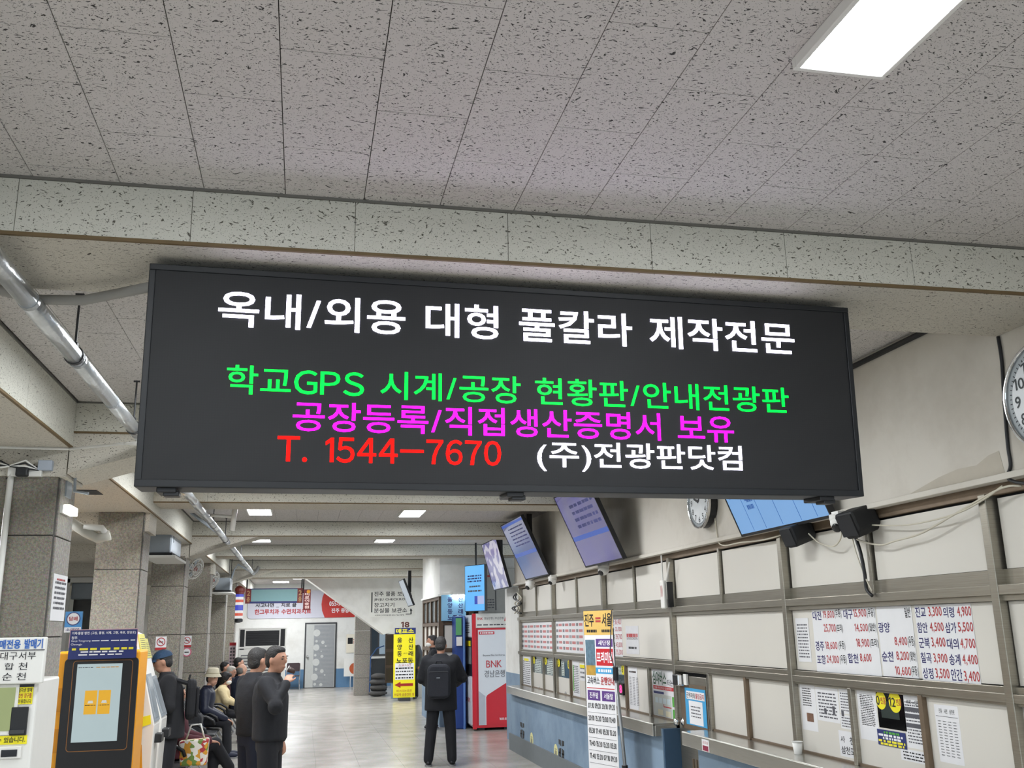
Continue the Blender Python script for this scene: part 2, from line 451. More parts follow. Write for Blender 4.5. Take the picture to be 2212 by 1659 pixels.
ceil = solo(B().box(XL, 7.0, -6, 36, CZ+.012, CZ+.12), 'ceiling', GAP, kind='structure')
_cache = {}
def shared_box(name, dx, dy, dz, mt):
    k = (name, round(dx, 4), round(dy, 4), round(dz, 4))
    if k not in _cache:
        me = B().box(0, dx, 0, dy, 0, dz).mesh(name); me.materials.append(mt); _cache[k] = me
    return _cache[k]
def tile_bay(y0, y1):
    for c in range(17):
        x0 = -1.615+.3*c; x1 = x0+.3
        if x1 > XR+.06: x1 = XR+.06
        ph = (.0 if c % 2 == 1 else .295)
        base = 2.534-.59*12 + ph
        k = 0
        while True:
            a = base+.59*k; bb = a+.59; k += 1
            if bb <= y0+.01: continue
            if a >= y1-.01: break
            a = max(a, y0); bb = min(bb, y1)
            me = shared_box('tile', x1-x0-.003, bb-a-.003, .012, TILE)
            o = link(me, 'tile', None, ceil); o.location = (x0+.0015, a+.0015, CZ + random.uniform(-.0004, .0004))
tile_bay(1.15, 3.515); tile_bay(BY[0]+BD, BY[1]); tile_bay(BY[2]+BD, BY[3])
far = B()
for a, bb in ((-6, 1.15), (BY[1]+BD, BY[2]), (BY[3]+BD, BY[4]), (BY[4]+BD, BY[5]), (BY[5]+BD, BY[6]), (BY[6]+BD, 36)):
    far.box(XL, 7.0, a, bb, CZ, CZ+.012)
for a, bb in ((BY[2]+BD, BY[3]),): far.box(XR+.06, 7.0, a, bb, CZ, CZ+.012)
part(far, 'tile_field', TILE, ceil)

XEND = [XR+.02, XR+.02, XR+.02, XR+.02, 5.5, 4.0, 4.4]
for i, y in enumerate(BY):
    bt = thing('trim_%d' % (i+1), kind='structure', loc=(0, y, ZB))
    x1 = XEND[i]
    part(B().box(XL, x1, y+.012, y+BD, ZB, CZ+.01), 'beam_core', SOFF, bt)
    if i == 0:                                 # nearest beam: the single face boards
        s0 = on(1097, 500, 1, y).x; xs = [s0+.607*k for k in range(-5, 5)]
        xs = [XL]+[x for x in xs if XL+.05 < x < x1-.05]+[x1]
        for a, bb in zip(xs, xs[1:]):
            part(B().box(a+.0012, bb-.0012, y, y+.0115, ZB+.012, CZ-.012), 'board', BEAMT, bt)
    else:
        n = 9
        for k in range(n):
            a = XL+(x1-XL)*k/n; bb = XL+(x1-XL)*(k+1)/n
            part(B().box(a+.0012, bb-.0012, y, y+.0115, ZB+.012, CZ-.012), 'board', BEAMT, bt)
    part(B().box(XL, x1, y-.006, y+.012, CZ-.011, CZ+.002), 'top_strip', TRIMG, bt)
    part(B().box(XL, x1, y-.003, y+.012, ZB-.002, ZB+.011), 'edge_strip', TRIMB, bt)
    if i in (1, 3, 5):                         # haunch running down to the pillar
        part(B().prism(faceY(y), [(XL-.02, ZL-.18), (XL+.95, ZB-.001), (XL-.02, ZB-.001)], -BD+.02, -.01), 'haunch', SOFF, bt)

# lower side ceiling on the left with its long edge beam
lb = thing('trim_8', kind='structure', loc=(XL, 0, ZL))
part(B().box(-8, XL-.012, -6, 36, ZL, CZ+.1), 'lower_soffit', SOFF, lb)
yy = -6.0
for k in range(14):
    part(B().box(XL-.012, XL, yy+.002, yy+2.998, ZL+.012, CZ-.01), 'board', BEAMT, lb); yy += 3.0
part(B().box(XL-.014, XL+.004, -6, 36, ZL-.003, ZL+.012), 'edge_strip', TRIMB, lb)
part(B().box(XL-.012, XL+.006, -6, 36, CZ-.013, CZ+.002), 'top_strip', TRIMG, lb)
for i, y in enumerate(BY[1:6]):
    part(B().box(-8, XL-.03, y+.02, y+.56, 2.965, ZL+.01), 'cross_rib', SOFF, lb)

# granite pillars: rough slabs with recessed joints
PX1 = -1.70
PILY = [7.25, 11.05, 15.05, 19.2, 23.3, 26.8]
JZ = [0, .50, 1.185, 1.87, 2.555, 3.24]
for i, y in enumerate(PILY):
    w_, d_ = .47, .50
    pr = thing('pillar', kind='structure', loc=(PX1, y, 0))
    top = 2.99 if i in (0, 2, 4) else ZL+.005
    part(B().box(PX1-w_+.012, PX1-.012, y+.012, y+d_, 0, top), 'core', GAP, pr)
    for a, bb in zip(JZ, JZ[1:]):
        if a >= top: break
        bb = min(bb, top)
        part(B().box(PX1-w_, PX1-.014, y, y+.05, a+.004, bb-.004), 'stone_slab', GRAN, pr, bevel=.006)
        part(B().box(PX1-.04, PX1, y+.052, y+d_, a+.004, bb-.004), 'stone_slab', GRANS, pr, bevel=.004)
# far pillar under the stair
pr = thing('pillar', kind='structure', loc=(1.8, 30.4, 0))
for a, bb in zip(JZ, JZ[1:]):
    part(B().box(1.60, 2.06, 30.4, 30.85, a+.004, bb-.004), 'stone_slab', GRANS, pr)

# floor
flr = solo(B().box(-9, 8, -6, 37, -.12, -.008), 'floor', GAP, kind='structure')
part(B().box(-9, 8, -6, 13.0, -.008, 0).box(-9, 8, 22.15, 37, -.008, 0).box(-9, -1.56, 13.0, 22.15, -.008, 0).box(3.32, 8, 13.0, 22.15, -.008, 0), 'floor_field', FLOOR, flr)
for i in range(8):
    for j in range(15):
        me = shared_box('floor_tile', .608, .608, .008, FLOOR)
        o = link(me, 'floor_tile', None, flr); o.location = (-1.56+.61*i+.001, 13.0+.61*j+.001, -.008)

# right-hand upper wall above the ticket office
wr = thing('wall_right', kind='structure', loc=(XR, 0, 0))
part(B().box(XR, XR+.12, -6, 16.0, 2.575, CZ+.02), 'upper_wall', WALLP, wr)
part(B().box(XR-.035, XR+.1, -6, 16.0, 2.545, 2.578), 'ledge', WALLP, wr, bevel=.004)
part(B().tube([(XR-.012, 4.2, CZ-.03), (XR-.012, 5.3, CZ-.035), (XR-.012, 7.2, CZ-.03)], .018, 8), 'black_conduit', BLACK, wr)
# peeled patch of paint low on the upper wall
part(B().prism(faceXn(XR), [(-5.0, 2.585), (-4.72, 2.64), (-4.55, 2.66), (-4.40, 2.655), (-4.30, 2.69), (-4.22, 2.70), (-4.2, 2.585)], 0, .0015), 'peeled_patch', mat('bare_plaster', '#c2bbad', .9), wr)

# ticket-office partition: aluminium frames with cream panels
PXF = 3.5
tp = thing('wall_ticket_office', kind='structure', loc=(PXF, 9.0, 0))
FX = faceXn(PXF)
MUL = [15.75, 13.58, 11.18, 8.98, 6.68, 4.41, 2.2]
part(B().box(PXF+.06, PXF+.10, 2.0, 15.9, 0, 2.56), 'backing', DGREY, tp)
def rail(z0, z1, n0, n1, y0=2.0, y1=15.9, mt=ALU): part(B().box(PXF-n1, PXF+n0, y0, y1, z0, z1), 'rail', mt, tp, bevel=.003)
rail(2.49, 2.55, .05, .0, mt=ALUD); rail(1.985, 2.035, .05, .03); rail(1.955, 1.987, .05, .012)
rail(1.50, 1.535, .05, .012); rail(1.458, 1.502, .05, .03, mt=ALU); rail(1.442, 1.460, .05, .014)
for y in MUL:
    part(B().box(PXF-.035, PXF+.06, y-.028, y+.028, .98, 2.50), 'mullion', ALU, tp, bevel=.004)
for y1, y0 in zip(MUL, MUL[1:]):
    ym = (y0+y1)/2
    part(B().box(PXF-.012, PXF+.04, ym-.016, ym+.016, 2.03, 2.50), 'stile', ALU, tp, bevel=.002)
    for a, bb, n in ((y0+.028, ym-.016, .012), (ym+.016, y1-.028, .024)):
        part(B().box(PXF+n, PXF+n+.02, a+.03, bb-.02, 2.115, 2.475), 'panel', PANEL, tp)
        part(B().box(PXF+n-.006, PXF+n+.02, a, bb, 2.035, 2.113), 'sash_rail', ALU, tp)
        part(B().box(PXF+n-.004, PXF+n+.02, a, a+.03, 2.11, 2.49), 'sash_stile', ALUD, tp)
    part(B().box(PXF+.014, PXF+.034, y0+.034, y1-.034, 1.54, 1.953), 'panel', PANEL, tp)
# lower row: positions of the uprights read along the counter
def yr(px, py): return on(px, py, 0, PXF).y
LOW = [15.75, yr(1150, 1450), yr(1175, 1455), yr(1204, 1460), yr(1233.6, 1465), yr(1268, 1470), yr(1303, 1475), yr(1354, 1480), yr(1405, 1490), 8.98, yr(1536, 1510), yr(1617, 1530), 6.68, yr(1842, 1520), yr(1996, 1540), 4.41, 3.3, 2.2]
for y in LOW:
    if y not in MUL: part(B().box(PXF-.02, PXF+.06, y-.02, y+.02, .98, 1.45), 'upright', ALUD if random.random() < .5 else ALU, tp, bevel=.003)
for k, (y1, y0) in enumerate(zip(LOW, LOW[1:])):
    if k == 9: continue                        # the door stands here
    if k in (1, 2, 3, 6):                      # ticket windows: lower half cream, glass above
        part(B().box(PXF+.012, PXF+.03, y0+.02, y1-.02, .98, 1.20), 'panel', PANEL, tp)
        part(B().box(PXF+.02, PXF+.028, y0+.02, y1-.02, 1.20, 1.442), 'pane', mat('window_glass', '#46545a', .08, var=.2, scale=30), tp)
    elif k == 5:
        part(B().box(PXF+.02, PXF+.028, y0+.02, y1-.02, .98, 1.442), 'pane', mat('window_glass_dark', '#2b3138', .08, var=.3), tp)
    else:
        part(B().box(PXF+.012, PXF+.03, y0+.02, y1-.02, .98, 1.442), 'panel', PANEL, tp)
    part(B().box(PXF-.006, PXF+.04, y0+.02, y1-.02, .965, .995), 'sill', ALUD, tp)
# painted return wall at the far end of the office
part(B().box(3.58, 3.72, 15.95, 17.4, 1.12, 2.55), 'return_wall', WHITE, tp)
part(B().box(3.575, 3.72, 15.95, 17.4, 0, 1.12), 'return_wall_base', BLUEP, tp)

# staff door in the partition
d1 = thing('door_1', kind='structure', loc=(PXF, 8.5, 0))
DY1, DY0 = 8.95, yr(1531, 1510)
part(B().box(PXF-.015, PXF+.03, DY0, DY1, 0, 1.41), 'door_leaf', ALU, d1, bevel=.004)
u0, u1, v0, v1 = pbox(FX, 1478, 1487, 1528, 1570)
part(B().fbox(FX, u0-.03, u1+.03, v0-.03, v1+.03, .012, .019), 'window_frame', ALUD, d1)
part(B().lathe((PXF-.015, on(1480, 1578, 0, PXF).y, 1.0), (-1, 0, 0), [(.035, 0), (.035, .01), (.012, .015), (.012, .04), (.03, .05), (.034, .065), (.026, .085), (0, .09)], 16), 'door_knob', CHROME, d1, smooth=True)
for k in range(5): part(B().box(PXF-.022, PXF-.014, DY0+.10+.07*k, DY0+.13+.07*k, 0, .70), 'groove_rib', ALUD, d1)

# blue base wall under the far counter, with pierced vent openings
CB = 3.32
cb = thing('wall_counter_base', kind='structure', loc=(CB, 12, 0))
part(B().box(CB, CB+.15, 8.98, 15.86, .25, .93), 'painted_wall', BLUEP, cb)
part(B().box(CB-.02, CB+.15, 8.98, 15.9, 0, .25), 'plinth', mat('plinth_grey', '#6f7578', .7), cb)
part(B().box(CB+.01, PXF+.02, 8.96, 8.985, 0, .93), 'side_return', BLUED, cb)
part(B().box(CB+.03, PXF+.02, 2.0, DY0-.05, 0, .93), 'painted_wall', BLUEP, cb)
FB = faceXn(CB)
for cx_, cy_ in ((1128.5, 1574), (1128.5, 1597), (1213, 1614), (1213, 1641)):
    u, v = FB.uv(cx_, cy_)
    for su in (-1, 1):
        for sv in (-1, 1):
            part(B().prism(FB, [(u+su*.02, v+sv*.012), (u+su*.13, v+sv*.03), (u+su*.13, v+sv*.085), (u+su*.03, v+sv*.085)], .001, .004), 'vent_hole', BLACK, cb)

# stainless counters
def counter(name, label, y0, y1, xf):
    t = thing(name, label, 'counter', loc=(xf, (y0+y1)/2, .98))
    part(B().box(xf, PXF-.008, y0, y1, .955, .98), 'counter_top', STEEL, t, bevel=.004)
    part(B().box(xf-.004, xf+.02, y0, y1, .865, .975), 'front_lip', STEEL, t, bevel=.004)
    part(B().box(xf+.02, PXF-.02, y0-.002, y0+.016, .865, .96), 'end_cap', STEEL, t, bevel=.003)
    return t
counter('ticket_counter', 'long stainless ticket counter over the pale blue wall, behind the banner stand', 9.0, 15.72, 3.24)
counter('ticket_counter', 'stainless ticket counter holding the paper cup, nearest the staff door', 2.0, DY0+.02, 3.24)

# far ticket booth at the end of the hall
BX0, BYF = on(950, 1285, 2, 2.55).x, on(950, 1285, 2, 2.55).y
bo = thing('wall_far_booth', kind='structure', loc=(BX0, BYF, 0))
BYE = on(907, 1295, 2, 2.55).y
part(B().box(BX0, 7, BYF, BYE, 2.55, CZ), 'upper_wall', WHITE, bo)
part(B().box(BX0-.04, 7, BYF-.04, BYE, 2.52, 2.56), 'ledge', WHITE, bo)
part(B().box(BX0+.05, 7, BYF+.05, BYE, 0, 2.52), 'backing', mat('booth_dark', '#2d2a28', .6), bo)
WOOD = mat('dark_wood_frame', '#574636', .5, var=.2)
ny = 4
for k in range(ny+1):
    y = BYF+.03+(BYE-BYF-.06)*k/ny
    part(B().box(BX0, BX0+.07, y-.045, y+.045, .9, 2.52), 'post', WOOD, bo)
    if k < ny:
        for z0, z1, mt in ((2.02, 2.45, mat('booth_glass', '#5f6d72', .1, var=.3)), (1.50, 1.93, PANEL), (.98, 1.42, PANEL)):
            part(B().box(BX0+.03, BX0+.05, y+.12, y+(BYE-BYF)/ny-.12, z0, z1), 'panel', mt, bo)
for z in (.93, 1.46, 1.97, 2.49): part(B().box(BX0-.005, BX0+.07, BYF, BYE, z-.035, z+.035), 'rail', WOOD, bo)
for k in range(4):
    x = BX0+.03+.62*k
    part(B().box(x-.05, x+.05, BYF, BYF+.07, .9, 2.52), 'post', WOOD, bo)
    for z0, z1 in ((1.50, 1.95), (.98, 1.42)):
        part(B().box(x+.07, x+.55, BYF+.02, BYF+.05, z0, z1), 'panel', PANEL, bo)
for z in (.93, 1.46, 1.99, 2.49): part(B().box(BX0, 7, BYF-.005, BYF+.07, z-.035, z+.035), 'rail', WOOD, bo)
part(B().box(BX0, 7, BYF-.02, BYF+.05, 0, .9), 'base', BLUEP, bo)
part(B().box(BX0-.01, BX0+.05, BYF, BYE, 0, .9), 'base', BLUEP, bo)

# stair enclosure with its sloping underside
SY = 28.6
FS = faceY(SY)
stw = thing('wall_stair', kind='structure', loc=(2.6, SY, 0))
q = [FS.uv(*p) for p in ((672, 1250), (915, 1250), (915, 1505), (846, 1505), (846, 1376), (833, 1366))]
q[0] = (q[0][0]-.3, CZ-.0); q[1] = (q[1][0], CZ)
q0 = FS.uv(672, 1250); sl = (FS.uv(833, 1366)[1]-q0[1])/(FS.uv(833, 1366)[0]-q0[0])
q[0] = (q0[0]-(CZ-q0[1])/-sl, CZ); q[2] = (q[2][0], 0); q[3] = (q[3][0], 0)
part(B().prism(FS, q, -.15, 0), 'stair_side', WHITE, stw)
part(B().prism(FS, [(q[0][0]-.12, CZ), (q[0][0]+.06, CZ), (q[5][0]+.10, q[5][1]-.02), (q[5][0]-.06, q[5][1]-.06)], -.9, .04), 'stair_string', WHITE, stw)
part(B().box(q[3][0]-.02, q[3][0]+.30, SY-.02, SY+.02, 0, .8), 'blue_base', BLUEP, stw)
# brown notice cabinet door on the stair side
u0, u1, v0, v1 = pbox(FS, 832, 1370, 853, 1475)
nb = thing('notice_cabinet', 'dark brown framed cabinet left of the yellow upright sign', 'cabinet', loc=(u0, SY-.06, v0))
part(B().fbox(FS, u0, u1, v0, v1, .022, .05), 'frame', mat('cabinet_brown', '#3a2c22', .5), nb)
for k in range(3): part(B().fbox(FS, u0+.02, u1-.02, v0+.05+k*(v1-v0)/3, v0+(k+1)*(v1-v0)/3-.04, .05, .058), 'door_panel', mat('cabinet_panel', '#2a211b', .35), nb)

# far end wall
FY = 35.2
FF = faceY(FY)
wf = thing('wall_end', kind='structure', loc=(0, FY, 0))
part(B().box(-9, 8, FY, FY+.2, .62, CZ), 'upper_wall', WHITE, wf)
part(B().box(-9, 8, FY-.008, FY+.2, 0, .62), 'blue_dado', mat('dado_blue', '#5a80a3', .6), wf)
# window glimpsed under the stair
u0, u1, v0, v1 = pbox(FF, 803, 1352, 832, 1413)
wn = thing('window_1', kind='structure', loc=(u0, FY, v0))
part(B().fbox(FF, u0-.06, u1+.06, v0-.06, v1+.06, .0, .03), 'window_frame', DGREY, wn)
part(B().fbox(FF, u0, (u0+u1)/2-.03, v0, v1, .03, .035), 'pane', mat('far_glass_dark', '#2e3a44', .1), wn)
part(B().fbox(FF, (u0+u1)/2+.03, u1, v0, v1, .03, .035), 'pane', mat('far_glass_pale', '#a9bccb', .1), wn)
# far door with bubble pattern
u0, u1, v0, v1 = pbox(FF, 660, 1348, 723, 1486)
d2 = thing('door_2', kind='structure', loc=((u0+u1)/2, FY, 0)); v0 = 0
part(B().fbox(FF, u0-.05, u1+.05, 0, v1+.05, .008, .03), 'door_frame', DGREY, d2)
part(B().fbox(FF, u0, u1, .02, v1, .03, .06), 'door_leaf', mat('door_grey', '#b9bbb8', .5), d2)
DW, DH = u1-u0, v1
part(B().fbox(FF, u0+DW*.27, u1-.02, .02, v1-.03, .06, .064), 'patterned_sheet', mat('door_grey2', '#9b9ea0', .5), d2)
bb_ = B()
for k in range(46): bb_.quad(FF, u0+DW*.27, u1-.02, .05+k*(DH-.1)/46, .065+k*(DH-.1)/46, .0665)
part(bb_, 'stripe_print', mat('door_stripe', '#8a8e92', .5), d2)['kind'] = 'stuff'
bub = B()
for a, c, r in ((.36, .86, .115), (.36, .63, .10), (.36, .40, .115), (.32, .17, .11), (.58, .71, .055), (.56, .49, .05), (.57, .26, .06), (.36, .73, .04), (.33, .51, .04), (.37, .29, .045), (.55, .05, .05), (.34, .06, .045), (.68, .65, .028), (.67, .20, .028), (.53, .57, .02)):
    bub.disc(FF, u0+DW*a, DH*c, r*DW*1.05, .064, .0685, 20)
part(bub, 'bubble_print', mat('door_bubble', '#c3c5c2', .5), d2)['kind'] = 'stuff'
part(B().lathe((u0+DW*.06, FY-.06, DH*.49), (0, -1, 0), [(.045, 0), (.045, .02), (.02, .03), (.04, .06), (.03, .08), (0, .085)], 12), 'door_knob', CHROME, d2, smooth=True)

# left bay: shop front behind the pillars
wl = thing('wall_left', kind='structure', loc=(-5, 21, 0))
part(B().box(-8.2, -8.0, -6, 36, 0, CZ), 'outer_wall', WHITE, wl)
part(B().box(-8, -2.4, 21.0, 21.2, 3.0, ZL+.02), 'lintel', SOFF, wl)
part(B().box(-2.75, -2.35, 21.0, 21.2, 0, 3.0), 'pier', WHITE, wl)
fl = faceY(21.0)
u0, u1, v0, v1 = pbox(fl, 142, 1252, 205, 1400)
part(B().box(u0-.06, u0+.04, 20.94, 21.0, 0, v1+.02).box(u0-.06, u1+.2, 20.94, 21.0, v1-.06, v1+.04), 'white_frame', WPLAS, wl)
part(B().fbox(fl, u0+.04, u1+.2, fl.uv(170, 1294)[1], v1-.06, -.3, -.1), 'shutter_box', GPLAS, wl, bevel=.02)
part(B().box(u0+.04, u1+.3, 21.4, 21.45, 0, 2.6), 'shop_glass', mat('shop_glass', '#3d3b39', .15, var=.5, scale=5), wl)
part(B().box(u0-4, u0-.06, 21.0, 21.1, 0, 3.0), 'shop_wall', WHITE, wl)
# ================================================================== LIGHTS (ceiling LED panels in view, plus unseen ones added for light)
def led(x0, x1, y0, y1, label, z=CZ, group='ceiling LED panels'):
    t = thing('ceiling_light', label, 'light', loc=((x0+x1)/2, (y0+y1)/2, z), group=group)
    w_ = .018
    part(B().box(x0-w_, x1+w_, y0-w_, y0, z-.038, z).box(x0-w_, x1+w_, y1, y1+w_, z-.038, z).box(x0-w_, x0, y0, y1, z-.038, z).box(x1, x1+w_, y0, y1, z-.038, z), 'frame', WPLAS, t, bevel=.003)
    part(B().quad(Fr((0, 0, z-.030), (1, 0, 0), (0, -1, 0)), x0, x1, -y1, -y0), 'diffuser', LED2 if y0 > 8 else LED, t)
    return t
led(1.40, 1.665, 1.12, 2.30, 'large bright LED panel on the ceiling tiles at the upper right, nearest of all')
led(-.75, -.48, 1.12, 2.16, 'LED panel overhead on the left, just behind the picture edge')  # out-of-frame match of the right panel, added for its light
for x, w_ in ((-.62, 'left'), (1.53, 'right')):  # unseen repeats of the panel pairs, added for their light
    led(x-.135, x+.135, -3.2, -2.0, 'LED panel on the ceiling behind the viewer, ' + w_)
    led(x-.135, x+.135, 5.2, 6.3, 'LED panel hidden right behind the big dark display, ' + w_)
    led(x-.135, x+.135, 9.0, 9.9, 'LED panel in the second bay behind the big dark display, ' + w_)
led(-.76, -.46, 13.2, 13.97, 'larger lit ceiling panel just below the display, left one of the pair')
led(1.34, 1.635, 13.3, 14.1, 'larger lit ceiling panel just below the display, right one of the pair')
led(-.93, -.60, 17.6, 18.2, 'thin lit ceiling panel in the second visible bay, left one')
led(1.29, 1.62, 17.7, 18.3, 'thin lit ceiling panel in the second visible bay, right one')
led(-.8, -.5, 21.2, 21.9, 'LED panel hidden between the far beams, left'); led(1.4, 1.7, 21.2, 21.9, 'LED panel hidden between the far beams, right')  # pair out of sight between the beams, added for its light
led(-.95, -.45, 32.6, 33.4, 'small lit ceiling panel above the hanging teal sign')
led(2.2, 2.5, 24.8, 25.6, 'LED panel hidden beside the far booth')  # no panel shows here; added to brighten the far end
led(-.75, -.45, 24.8, 25.6, 'LED panel hidden in the last bay but one, left'); led(1.0, 1.3, 24.8, 25.6, 'LED panel hidden in the last bay but one, middle')  # added out of sight to light the stair wall
led(-1.0, -.6, 28.6, 29.4, 'LED panel hidden behind the last beam near the pillars'); led(-.3, .1, 30.4, 31.2, 'LED panel hidden behind the last beam, middle')  # added behind the beam to brighten the end wall
led(-4.6, -3.7, 19.3, 19.55, 'lit ceiling panel seen between the two nearest pillars', z=ZL)
led(-4.0, -3.2, 9.0, 9.8, 'LED panel of the side bay hidden by the nearest pillar', z=ZL)  # this panel and the next are unseen, added for light
led(-4.0, -3.2, 3.5, 4.3, 'LED panel of the side bay left of the picture', z=ZL)

# ================================================================== BIG LED DISPLAY
SA, ST = rad(1.4), rad(2.25)
su = Vector((math.cos(SA), math.sin(SA), 0)); sv = Vector((math.sin(SA)*math.sin(ST), -math.cos(SA)*math.sin(ST), math.cos(ST)))
so = Vector((.9, 3.7, 2.8))
FD = Fr(so, su, sv)
sg = thing('led_display', 'wide black LED message display hanging under the ceiling beam', 'display', loc=so)
U0, U1, V0, V1 = -1.512, 1.473, -.407, .446
fw = .024
DISPF = mat('display_frame', '#0f1216', .5)
part(B().fbox(FD, U0, U1, V0, V1, -.20, -.03), 'housing', mat('housing_grey', '#333335', .5), sg, bevel=.004)
fr = B()
fr.fbox(FD, U0, U1, V1-fw, V1, -.05, 0); fr.fbox(FD, U0, U1, V0, V0+fw*1.15, -.05, 0)
fr.fbox(FD, U0, U0+fw, V0+fw, V1-fw, -.05, 0); fr.fbox(FD, U1-fw, U1, V0+fw, V1-fw, -.05, 0)
part(fr, 'front_frame', DISPF, sg, bevel=.003)
mt, nt, bs = newmat('led_matrix'); L = nt.links
geo = nd(nt, 'ShaderNodeNewGeometry'); v = nd(nt, 'ShaderNodeTexVoronoi', i_Scale=100.0, i_Randomness=0.0); L.new(geo.outputs['Position'], v.inputs['Vector'])
r = nd(nt, 'ShaderNodeValToRGB'); r.color_ramp.elements[0].color = (.0115, .0118, .013, 1); r.color_ramp.elements[1].color = (.006, .0062, .0075, 1)
L.new(v.outputs['Distance'], r.inputs['Fac']); L.new(r.outputs[0], bs.inputs['Base Color']); bs.inputs['Roughness'].default_value = .62
part(B().fbox(FD, U0+fw, U1-fw, V0+fw, V1-fw, -.03, -.006), 'led_matrix', mt, sg)
LW = emat('led_white', (.80, .76, 1.0), 7.0); LG = emat('led_green', (.0, .9, .03), 2.6); LM = emat('led_magenta', (.9, .002, .95), 4.0); LR = emat('led_red', (1., .0015, .0005), 3.0)
for m_ in (LW, LG, LM, LR): m_.node_tree.nodes['Principled BSDF'].inputs['Base Color'].default_value = (.003, .003, .003, 1); m_.node_tree.nodes['Principled BSDF'].inputs['Specular IOR Level'].default_value = 0.1
def sline(words, tl, bl, tr, br, mt, bold, full):
    v0 = (FD.uv(*bl)[1]+FD.uv(*br)[1])/2; v1 = (FD.uv(*tl)[1]+FD.uv(*tr)[1])/2
    va = (FD.uv(*bl)[1], FD.uv(*br)[1])
    for s, x0, x1 in words:
        f_ = ((x0+x1)/2-tl[0])/(tr[0]-tl[0])
        ymid = (tl[1]+bl[1])/2*(1-f_)+(tr[1]+br[1])/2*f_
        letter(sg, FD, s, FD.uv(x0, ymid)[0], FD.uv(x1, ymid)[0], v0, v1, mt, n=-.004, bold=bold, ref=full)
sline((('옥내/외용', 471, 876), ('대형', 920, 1077), ('풀칼라', 1122, 1366), ('제작전문', 1404, 1716)), (471, 625.6), (480, 703.5), (1708, 697), (1712, 765.7), LW, .010, '옥내외용대형풀칼라제작전문')
sline((('학교ＧＰＳ', 489, 787), ('시계/공장', 822, 1125), ('현황판/안내전광판', 1157, 1704)), (489, 786), (494, 848.8), (1704, 838), (1700, 893.6), LG, .006, '학교시계공장현황판안내전광판')
sline((('공장등록/직접생산증명서', 632, 1427), ('보유', 1465, 1586)), (632, 863.6), (636, 927), (1585, 900.3), (1580, 958.5), LM, .006, '공장등록직접생산증명서보유')
sline((('Ｔ.', 599, 664), ('1５４４－７６７０', 703, 1083)), (599, 938.9), (606, 996), (1082, 953.7), (1080, 1007), LR, .010, 'Ｔ１５４７６０')
sline((('(주)전광판닷컴', 1161, 1604),), (1161, 948), (1165, 1017), (1604, 967), (1600, 1025), LW, .008, '(주)전광판닷컴')
for px in (357, 1116, 1792):                     # latches under the housing
    u = FD.uv(px, 1065)[0]
    part(B().fbox(FD, u-.035, u+.035, V0-.018, V0+.002, -.16, -.02).fbox(FD, u-.012, u+.045, V0-.03, V0-.01, -.1, -.03), 'latch', BLACK, sg, bevel=.004)
for u in (-1.0, 0, 1.0):
    part(B().fbox(FD, u-.03, u+.03, V1-.02, V1+.10, -.19, -.15), 'hanger', BLACK, sg)
# cable trunk from the display to the left
a = FD.p(U0+.01, V1-.06, -.10)
solo(B().tube([a, (-.75, 3.95, ZB-.05), (-.92, 4.02, ZB-.07), (-1.12, 4.10, ZB-.05), (-1.3, 4.05, ZB-.02), (-1.6, 4.0, ZB-.02)], .022, 8), 'flexible_conduit', mat('trunk_grey', '#8f8d88', .5), 'grey flexible conduit sagging between the display and the silver pipe', 'cable', loc=a, smooth=True)
# wiring loom at the left end
pa = on(157, 970, 1, 7.2); pb = on(293, 962, 1, 6.6)
solo(B().tube([FD.p(U0-.004, V0+.17, -.08), on(270, 958, 1, 6.4), on(210, 964, 1, 6.8), on(150, 970, 1, 7.19), on(60, 968, 1, 7.19), on(-60, 964, 1, 7.19)], .010, 6), 'cable', WPLAS, 'pale cable clipped along the beam from the display towards the left pillar', 'cable', loc=pa)

# ================================================================== PIPE
PXP, PZP = -1.12, 3.19
pp = thing('insulated_pipe', 'silver foil-wrapped pipe running along the ceiling on the left', 'pipe', loc=(PXP, 10, PZP))
FOIL = mat('foil', '#c9ccce', .28, .9, var=.15, scale=30, bump=.25, bscale=25)
ys = [2.2+.9*k for k in range(24)]
for k, (a, b_) in enumerate(zip(ys, ys[1:])):
    part(B().tube([(PXP, a, PZP), (PXP+.002, (a+b_)/2, PZP-.003), (PXP, b_-.012, PZP)], [.040, .0415, .040], 16), 'foil_sleeve', FOIL, pp, smooth=True)
    part(B().tube([(PXP, b_-.02, PZP), (PXP, b_+.012, PZP)], .0425, 16), 'tape_band', mat('foil_tape', '#a9acae', .4, .8), pp)
part(B().tube([(PXP, 22.8, PZP), (PXP, 23.2, PZP), (PXP+.05, 23.3, PZP+.05), (PXP+.12, 23.28, PZP+.16)], .04, 12), 'elbow', FOIL, pp, smooth=True)
part(B().tube([(PXP+.03, 11.8, PZP+.03), (PXP+.2, 11.9, PZP+.03), (PXP+.30, 11.9, PZP+.02)], .018, 8).tube([(PXP+.28, 11.9, PZP-.14), (PXP+.31, 11.9, PZP+.22)], .032, 10), 'branch', WPLAS, pp, smooth=True)
for y in (4.82, 6.55, 9.2, 12.6, 14.6, 18.4, 22.6):
    part(B().tube([(PXP, y, CZ), (PXP, y, PZP+.05)], .006, 6).tube([(PXP-.02, y, CZ-.003), (PXP+.02, y, CZ-.003)], .008, 6), 'hanger_rod', DGREY, pp)
    part(B().ring(Fr((PXP, y, PZP), (1, 0, 0)), 0, 0, .042, .046, -.015, .015, 20).box(PXP-.012, PXP+.012, y-.012, y+.012, PZP+.04, PZP+.065), 'hanger_clamp', DGREY, pp)
